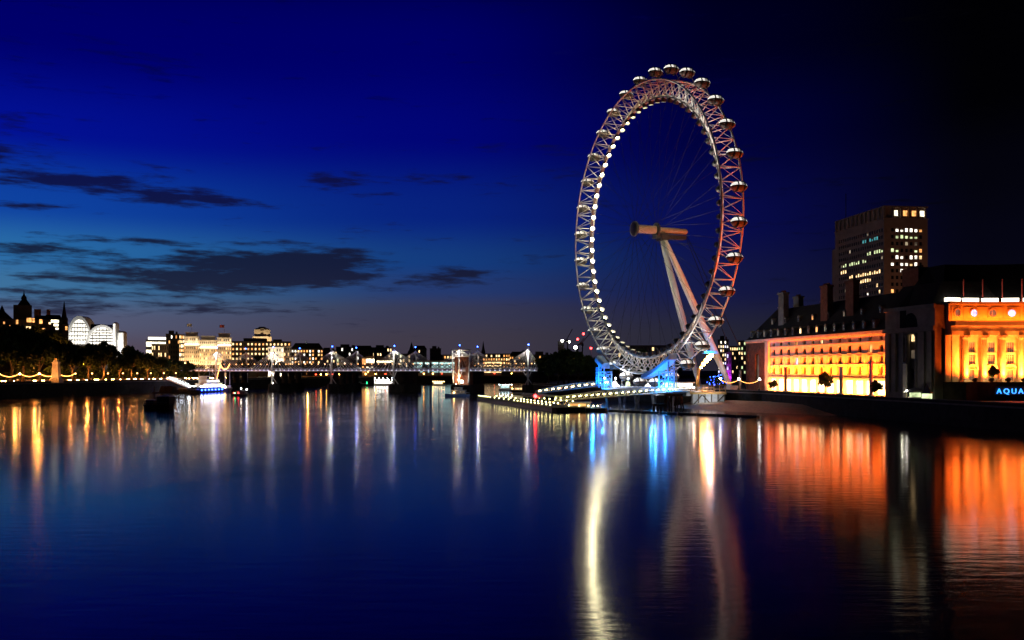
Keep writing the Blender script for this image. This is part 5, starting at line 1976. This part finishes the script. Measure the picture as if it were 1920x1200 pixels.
for k in range(3):
    lamp('AREA', 'flood_beam', (-w / 3 + w / 3 * k, -7, 2), (1, .82, .56), 9000, ss, size=5, size_y=2, aim=(-w / 3 + w / 3 * k, 0, h * .6))
sky = [
    ('city_block', 'tan lit block right of the dazzling white facade', 532, 546, 940, 650, 'city_c', 5, 4, .35, ('warm', 'amber'), 'flat'),
    ('city_block', 'dark hillside block with scattered warm windows behind the second mast', 546, 606, 1050, 655, 'city_a', 6, 11, .35, ('warm', 'white', 'amber'), 'hip'),
    ('city_block', 'low dark block with a bright sign window left of the near mast', 600, 632, 1120, 658, 'city_b', 5, 8, .16, ('warm', 'bright'), 'plant'),
    ('city_block', 'long dark flat roofed block behind the paired masts', 630, 672, 1250, 651, 'city_b', 5, 9, .10, ('white', 'warm'), 'plant'),
    ('city_block', 'dark low terrace with a pair of white windows', 664, 700, 1150, 657, 'city_a', 4, 8, .18, ('white',), 'hip'),
    ('city_block', 'distant dark slab between the two pairs of masts', 697, 735, 1400, 652, 'city_b', 5, 8, .06, ('warm',), 'plant'),
    ('city_block', 'dark block right of the lit square hall', 722, 770, 1180, 664, 'city_a', 4, 9, .22, ('warm', 'bright'), 'flat'),
    ('city_block', 'dark slab on the skyline right of the little steeple', 776, 800, 1350, 655, 'city_b', 5, 6, .05, ('warm',), 'hip'),
    ('city_block', 'dark slab with square outline left of the portal frame', 806, 827, 1300, 654, 'city_b', 6, 6, .04, ('warm',), 'plant'),
    ('city_block', 'low dark range below the needle spire', 826, 905, 1250, 666, 'city_a', 4, 14, .16, ('warm', 'white', 'amber'), 'flat'),
    ('city_block', 'dark terrace with a row of white lights along its roof', 905, 962, 1150, 664, 'city_b', 5, 12, .42, ('amber', 'warm', 'amber'), 'flat'),
    ('city_block', 'low block with amber windows left of the last cable mast', 955, 984, 1080, 668, 'city_a', 5, 7, .4, ('amber', 'warm'), 'hip'),
    ('city_block', 'brick block with amber windows right of the last cable mast', 996, 1034, 1000, 666, 'city_a', 5, 8, .35, ('amber', 'white'), 'plant'),
    ('city_block', 'long dark roof filling the view through the wheel', 1158, 1256, 760, 649, 'city_a', 5, 14, .05, ('warm',), 'flat'),
    ('city_block', 'dark office with white windows beside the wheel leg', 1346, 1366, 820, 638, 'city_b', 8, 5, .45, ('white', 'lilac', 'warm'), 'plant'),
    ('city_block', 'low dark office between the wheel leg and the purple tower', 1368, 1384, 900, 650, 'city_a', 6, 4, .25, ('warm',), 'flat'),
    ('city_block', 'dark office with a vertical strip of yellow windows beside the stone hall', 1384, 1404, 760, 640, 'city_b', 7, 4, .3, ('warm', 'green'), 'flat'),
]
for i, (nm, lb, p0, p1, Y, top, mt, r_, c_, lit, keys, rf_) in enumerate(sky):
    building(nm, lb, p0, p1, Y, top, M[mt], r_, c_, lit, keys, roof=rf_, seed=i, g=GR if p0 > 1000 else GL)
pw_ = building('lit_stair_tower', 'slim purple lit stair tower beside the wheel leg', 1362, 1371, 700, 662, M['city_c'], 4, 2, .2, ('lilac',), g=GR, depth=6)
lamp('AREA', 'purple_flood', (0, -5, 2), (.55, .03, 1), 2600, pw_, size=3, aim=(0, 0, 12))
for (nm, lb, p0, p1, Y, top, key, rows, cols, ws) in (
        ('glass_hall', 'long low hall with a pale cyan glowing front behind the footbridge', 772, 822, 1020, 677, 'cyan', 1, 12, (.93, .8)),
        ('glass_hall', 'shorter cyan glowing hall next to the brick pier house', 824, 856, 1000, 677, 'cyan', 1, 8, (.93, .8)),
        ('lit_hall', 'square hall with glowing white front behind the paired masts', 686, 702, 1010, 669, 'bright', 2, 3, (.85, .5)),
        ('lit_hall', 'small glowing amber block beside the square white hall', 679, 686, 1000, 671, 'amber', 2, 2, (.9, .8)),
        ('lit_hall', 'low building with warm white fascia right of the square hall', 706, 740, 1060, 671, 'bright', 2, 7, (.9, .22)),
        ('lit_hall', 'small white lit building with pale facade near the near mast', 631, 644, 1000, 672, 'green', 3, 3, (.8, .6)),
        ('parking_block', 'tiered block with yellow lit horizontal decks right of the portal', 908, 940, 1030, 677, 'warm', 4, 3, (.98, .4))):
    building(nm, lb, p0, p1, Y, top, M['city_c'], rows, cols, 1.0 if rows == 1 else .95, (key,), wsize=ws, seed=9)


def spire(px, Y, py_top, w, label, mat, base_py=668):
    t = thing('church_spire', label, 'spire', (X_(px, Y), Y, GL))
    h0, h1 = Z_(base_py, Y) - GL, Z_(py_top, Y) - GL
    MB().box(-w, w, 0, 2 * w, 0, h0 + (h1 - h0) * .3).build('tower', mat, t)
    MB().lathe([(w * 1.1, 0), (w * .75, (h1 - h0) * .12), (w * .5, (h1 - h0) * .3), (.1, (h1 - h0) * .7)], (0, w, h0 + (h1 - h0) * .3), 8).build('steeple', mat, t)
    return t


s_ = spire(573, 1200, 638, 2.6, 'small pale lit steeple on the skyline above the hillside block', M['white_steel'])
lamp('SPOT', 'flood_beam', (0, -30, 20), (.9, 1, .7), 60000, s_, aim=(0, 0, 46), cone=40, size=0)
spire(771, 1300, 641, 5.0, 'dark broad church spire behind the third pair of masts', M['city_b'])
spire(906, 1400, 639, 3.0, 'thin dark needle spire right of the portal frame', M['city_b'])
spire(981, 1500, 655, 6.0, 'small dark domed tower left of the last cable mast', M['city_b'])
tb = building('tower_block', 'dark high rise with one white lamp on top above the garden trees', 1046, 1058, 1200, 641, M['city_b'], 12, 4, .03, ('warm',), depth=18)
w, d, h = dims(tb)
put(bulb_me['white'], 'roof_lamp', tb, (w * .2, -.6, h + 1.5)).scale = (6, 6, 6)
for i, (px, top, red, lb) in enumerate(((1064, 617, (1067, 641), 'thin dark tower crane nearest the high rise with its jib raised'), (1083, 634, (1083, 636), 'tower crane with a red lamp in the middle of the three'), (1092, 624, (1094, 626), 'taller red lamped tower crane nearest the wheel'))):
    Y = 1150
    t = thing('tower_crane', lb, 'crane', (X_(px, Y), Y, GR))
    h = Z_(top, Y) - GR
    MB().beam((0, 0, 0), (0, 0, h * .78), 1.5, 1.5).build('mast', M['dark_steel'], t)
    MB().beam((-3, 0, h * .72), (6 + 2 * i, 0, h), .9, .9).beam((0, 0, h * .78), (-6, 0, h * .72), 1.2, 1.6).build('jib', M['dark_steel'], t)
    MB().box(-1.4, 1.4, -1.8, -.8, h * .70, h * .76).build('cab', M['glass'], t)
    o = put(bulb_me['red' if i else 'white'], 'warning_lamp', t, (X_(red[0], Y) - X_(px, Y), -1.2, Z_(red[1], Y) - GR))
    o.scale = (4.5, 4.5, 4.5)
fm = thing('floodlight_mast', 'tall mast with one dazzling white lamp above the garden trees', 'floodlight mast', (X_(1079, 900), 900, GR))
MB().tube((0, 0, 0), (0, 0, Z_(651, 900) - GR), .25, .15, 8).build('mast', M['dark_steel'], fm)
put(bulb_me['white'], 'lamp_head', fm, (0, -.5, Z_(651, 900) - GR)).scale = (6, 6, 6)
rl_ = thing('warning_light_mast', 'low mast with a red lamp left of the wheel rim', 'mast', (X_(1108, 800), 800, GR))
MB().tube((0, 0, 0), (0, 0, Z_(653, 800) - GR), .25, .15, 8).build('mast', M['dark_steel'], rl_)
put(bulb_me['red'], 'lamp_head', rl_, (0, -.5, Z_(653, 800) - GR)).scale = (3, 3, 3)
# row of roof lamps on the terrace with white lights
for k in range(9):
    Y = 1148
    pass

# ------------------------------------------------------------------ boats
def hull_mesh(L, B, H, mat_name, name='hull', rake=.12):
    m = MB()
    st_ = [(-.5, .72, 0), (-.42, .95, 0), (0, 1, 0), (.28, .92, .03), (.42, .55, .10), (.5, .04, .18)]
    vs, fs = [], []
    for fx, fb, rise in st_:
        for s in (-1, 1):
            vs.append((fx * L * .96, s * B / 2 * fb * .75, -.4))
            vs.append((fx * L, s * B / 2 * fb, H * (1 + rise * 2)))
    n = len(st_)
    for i in range(n - 1):
        a, c = i * 4, (i + 1) * 4
        fs += [(a, c, c + 1, a + 1), (a + 2, a + 3, c + 3, c + 2), (a + 1, c + 1, c + 3, a + 3), (a, a + 2, c + 2, c)]
    fs += [(0, 1, 3, 2), (4 * n - 4, 4 * n - 2, 4 * n - 1, 4 * n - 3)]
    return m.add(vs, fs)


def boat(name, label, px, Y, L, B, H, head, hullmat, decks, lamps=(), cat='boat', masts=()):
    """decks: list of (x0, x1, z0, z1, window key, wall material) as fractions of L and metres"""
    t = thing(name, label, cat, (X_(px, Y), Y, 0), R(head))
    hull_mesh(L, B, H, hullmat).build('hull', M[hullmat], t)
    MB().box(-.48 * L, .40 * L, -B * .36, B * .36, H * 1.0 + .01, H * 1.0 + .06).build('deck', M['wood'], t)
    for (x0, x1, z0, z1, key, mt) in decks:
        c = MB().box(x0 * L, x1 * L, -B * .34, B * .34, H + z0 + .06, H + z1).build('cabin', M[mt], t)
        n = max(2, int((x1 - x0) * L / 2.2))
        for k in range(n):
            xw = x0 * L + (x1 - x0) * L * (k + .5) / n
            for s in (-1, 1):
                put(pane((x1 - x0) * L / n * .8, (z1 - z0) * .5, .06, key), 'window', c, (xw, s * (B * .34 + (.004 if s > 0 else .004)), H + z0 + (z1 - z0) * .58), 0 if s < 0 else PI)
        MB().box(x0 * L - .4, x1 * L + .4, -B * .38, B * .38, H + z1, H + z1 + .15).build('cabin_roof', M['white_steel'], c)
    r = MB()
    for s in (-1, 1):
        r.tube((-.46 * L, s * B * .42, H + .9), (.36 * L, s * B * .42, H + .9), .04, n=4)
        for k in range(9):
            xr = -.46 * L + .82 * L * k / 8
            r.tube((xr, s * B * .42, H), (xr, s * B * .42, H + .9), .04, n=4)
    r.build('railing', M['white_steel'], t)
    for (x, y, z, key) in lamps:
        put(bulb_me[key], 'lamp', t, (x * L, y * B, H + z))
    for (x, z) in masts:
        MB().tube((x * L, 0, H), (x * L, 0, H + z), .14, .06, 6).build('mast', M['white_steel'], t)
    return t


lmp = lambda n, z, key, y=.45, a=-.45, b_=.38: [(a + (b_ - a) * k / (n - 1), y * s, z, key) for k in range(n) for s in (-1,)]
boat('party_boat', 'long white lit party boat with blue glow beyond the bridge, left of the second pier', 491, 770, 22, 6, 1.4, 4, 'white_steel', [(-.42, .3, 0, 2.4, 'cyan', 'bluelight_steel'), (-.36, .2, 2.5, 4.6, 'white', 'bluelight_steel')], lmp(12, 2.6, 'cool') + lmp(9, 5.2, 'cool') + [(-.2, -.5, 1, 'blue'), (.1, -.5, 1, 'blue')])
boat('restaurant_boat', 'riverboat outlined by rows of dazzling white lamps beyond the bridge', 721, 860, 19, 6, 1.2, -3, 'white_steel', [(-.42, .34, 0, 2.3, 'white', 'cream'), (-.38, .25, 2.4, 4.4, 'white', 'cream')], lmp(8, 1.6, 'white', .5) + lmp(7, 3.9, 'white') + lmp(5, 5.6, 'cool'))
boat('pleasure_boat', 'small warm lit pleasure boat left of the brick pier house', 823, 850, 12, 4, .9, 6, 'cream', [(-.4, .28, 0, 2.2, 'bright', 'cream')], lmp(6, 2.8, 'warm'))
boat('work_boat', 'dark work boat marked with green lamps at each end beyond the bridge', 672, 830, 18, 5, 1.3, 0, 'black', [(-.1, .12, 0, 2, 'x', 'city_b')], [(-.46, -.4, .8, 'green'), (-.46, -.4, 1.9, 'green'), (.44, -.4, .8, 'green'), (.44, -.4, 1.9, 'green')])
boat('launch', 'little orange lit launch right of the second bridge pier', 557, 800, 7.5, 3, .7, 8, 'red_paint', [(-.35, .25, 0, 1.7, 'bright', 'cream')], [(-.3, -.4, 2.2, 'warm'), (.2, -.4, 2.2, 'warm')])
boat('river_cruiser', 'grey unlit river cruiser moored by the brick pier house', 857, 496, 13.5, 4.2, 1.2, 174, 'bluelight_steel', [(-.34, .24, 0, 2.1, 'dim', 'white_steel'), (-.2, .1, 2.2, 3.6, 'dim', 'white_steel')], [(.1, .45, 1, 'warm')], masts=[(.05, 5.5)])
boat('motor_cruiser', 'white lit motor cruiser among the moorings right of the portal', 948, 640, 10, 4, 1.1, 10, 'white_steel', [(-.38, .25, 0, 2.4, 'cyan', 'white_steel')], lmp(5, 2.9, 'cool'))
boat('moored_barge', 'dark moored barge with warm deckhouse below the last cable mast', 976, 600, 12, 4, 1.0, -6, 'wood', [(-.3, .2, 0, 1.8, 'warm', 'cream')], [(.3, -.4, 1.2, 'white'), (-.42, -.4, 1.2, 'warm')])
boat('moored_barge', 'dark lighter carrying three lamps nearest the garden trees', 1008, 580, 13, 4.5, 1.0, 4, 'black', [(-.2, .1, 0, 1.6, 'x', 'city_b')], [(-.4, -.4, 4.2, 'white'), (-.1, -.4, 2.8, 'white'), (.3, -.4, 4.4, 'cool')])
sb = boat('restaurant_ship', 'moored restaurant ship with white saloon and blue lit black hull', 386, 585, 36, 8, 3.0, -100, 'black', [(-.44, .22, 0, 2.6, 'bright', 'white_steel'), (-.34, .12, 2.7, 5.0, 'white', 'white_steel'), (.0, .1, 5.1, 7.2, 'x', 'white_steel')], lmp(16, 1.0, 'white', .5) + lmp(16, 1.0, 'white', -.5) + lmp(7, 5.8, 'warm') + [(-.36 + .12 * k, sd, -1.2, 'blue') for k in range(7) for sd in (-.54, .54)], 'ship', [(-.22, 20), (-.14, 22), (.24, 17)])
lamp('AREA', 'saloon_light', (0, -9, 4), (.95, .95, 1), 2600, sb, size=20, size_y=1, aim=(0, 0, 5))
for sd in (-1, 1):
    lamp('POINT', 'blue_flood', (-4, sd * 7.5, 2.4), (.03, .08, 1), 1600, sb, size=0)
lamp('POINT', 'blue_flood', (-21, 0, 2.4), (.03, .08, 1), 1600, sb, size=0)
boat('sailing_barge', 'dark sailing barge with a pale wheelhouse and two tall masts', 424, 612, 22, 5, 1.8, -60, 'black', [(-.1, .28, 0, 2.0, 'warm', 'cream')], lmp(6, 1.2, 'warm'), 'ship', [(-.16, 26), (-.06, 25)])
boat('dark_lighter', 'black lighter moored in front of the restaurant ship, without lights', 349, 560, 20, 5.5, 1.6, -20, 'black', [(-.2, .1, 0, 1.4, 'x', 'city_a')])
boat('wooden_barge', 'unlit wooden barge with red deckhouse near the left bank', 300, 335, 11.5, 5, 1.6, -14, 'black', [(-.02, .42, 0, 3.0, 'x', 'wood'), (-.4, -.12, 0, 1.6, 'x', 'red_paint')])
nb = boat('patrol_launch', 'small dark launch showing white, green and red running lamps', 449, 505, 9, 3, .9, -150, 'black', [(-.3, .15, 0, 1.7, 'x', 'city_b')], [(-.1, 0, 3.2, 'white'), (-.4, .3, 2.6, 'white'), (.3, .42, .8, 'green'), (.3, -.42, .8, 'red'), (.1, .42, .8, 'red')])
g3 = gangway('gangway', 'white lit gangway sloping from the embankment to the moored ship', (lerp_line(LW, 588) + .5, 588, GL + .6), (X_(354, 574), 574, 3.4), 16, 'cool')
pt = thing('landing_stage', 'dark timber landing stage at the foot of the white gangway', 'landing stage', (X_(322, 500), 500, 0), R(-10))
MB().box(-9, 7, -4, 4, 1.6, 2.2).build('deck', M['wood'], pt)
for x in (-8, -3, 2, 6):
    for y in (-3.5, 3.5):
        MB().tube((x, y, -1.5), (x, y, 5.2 if x < 0 else 3.6), .3, n=8).build('pile', M['wood'], pt)
MB().taper(-6, 2, -2.5, 2.5, 2.2, 5.4, .6, .8).build('shed', M['wood'], pt)
# festoon on the moored ship
festoon('bright festoon from the restaurant ship up to a mast beside the bridge', (X_(404, 600), 600, 6), (X_(413, 601), 601, 18), .6, 18, .2, 'bulb', None)
festoon('bright sagging festoon between the mast tops of the moored ships', (X_(413, 601), 601, 18), (X_(431, 604), 604, 18.4), 3.6, 24, .2, 'bulb', None)
mt_ = thing('signal_mast', 'slim white mast at the right end of the bright festoon', 'mast', (X_(431, 604), 604, 0))
MB().tube((0, 0, -1), (0, 0, 18.6), .2, .12, 8).build('mast', M['white_steel'], mt_)
MB().beam((-1.5, 0, 14), (1.5, 0, 14), .14, .14).build('cross_arm', M['white_steel'], mt_)
# marquee on the embankment
mq = thing('marquee', 'white lit pointed marquee on the embankment behind the moored ship', 'marquee', (X_(345, 660), 660, GL))
MB().box(-5, 5, -2, 4, 0, 2.2).build('tent_wall', W_['bright'], mq)
MB().taper(-5.6, 5.6, -2.6, 4.6, 2.2, 4.8, 5, 2.6).build('tent_roof', M['canvas'], mq)

# lamps of the far embankment, seen under the bridge
random.seed(77)
fl0 = None
for i in range(24):
    f = i / 23
    Y = 800 + 300 * f ** 1.15
    x = lerp_line(LW, Y) - 3
    key = 'orange' if i % 3 else 'tail'  # red lamps stand in for car tail lights on the far road
    t = thing('street_lamp', f'low {"orange" if i % 3 else "red"} lamp on the far embankment seen under the bridge, {ORD[i]} from the left bank', 'street lamp', (x, Y, GL), 0, 'lamps of the far embankment')
    MB().tube((0, 0, 0), (0, 0, 2.2), .1, n=5).build('post', M['dark_steel'], t)
    o = put(bulb_me[key], 'lamp_globe', t, (0, 0, 2.4))
    o.scale = (1.5, 1.5, 1.5) if i % 3 else (3.4, 1.6, 1.6)
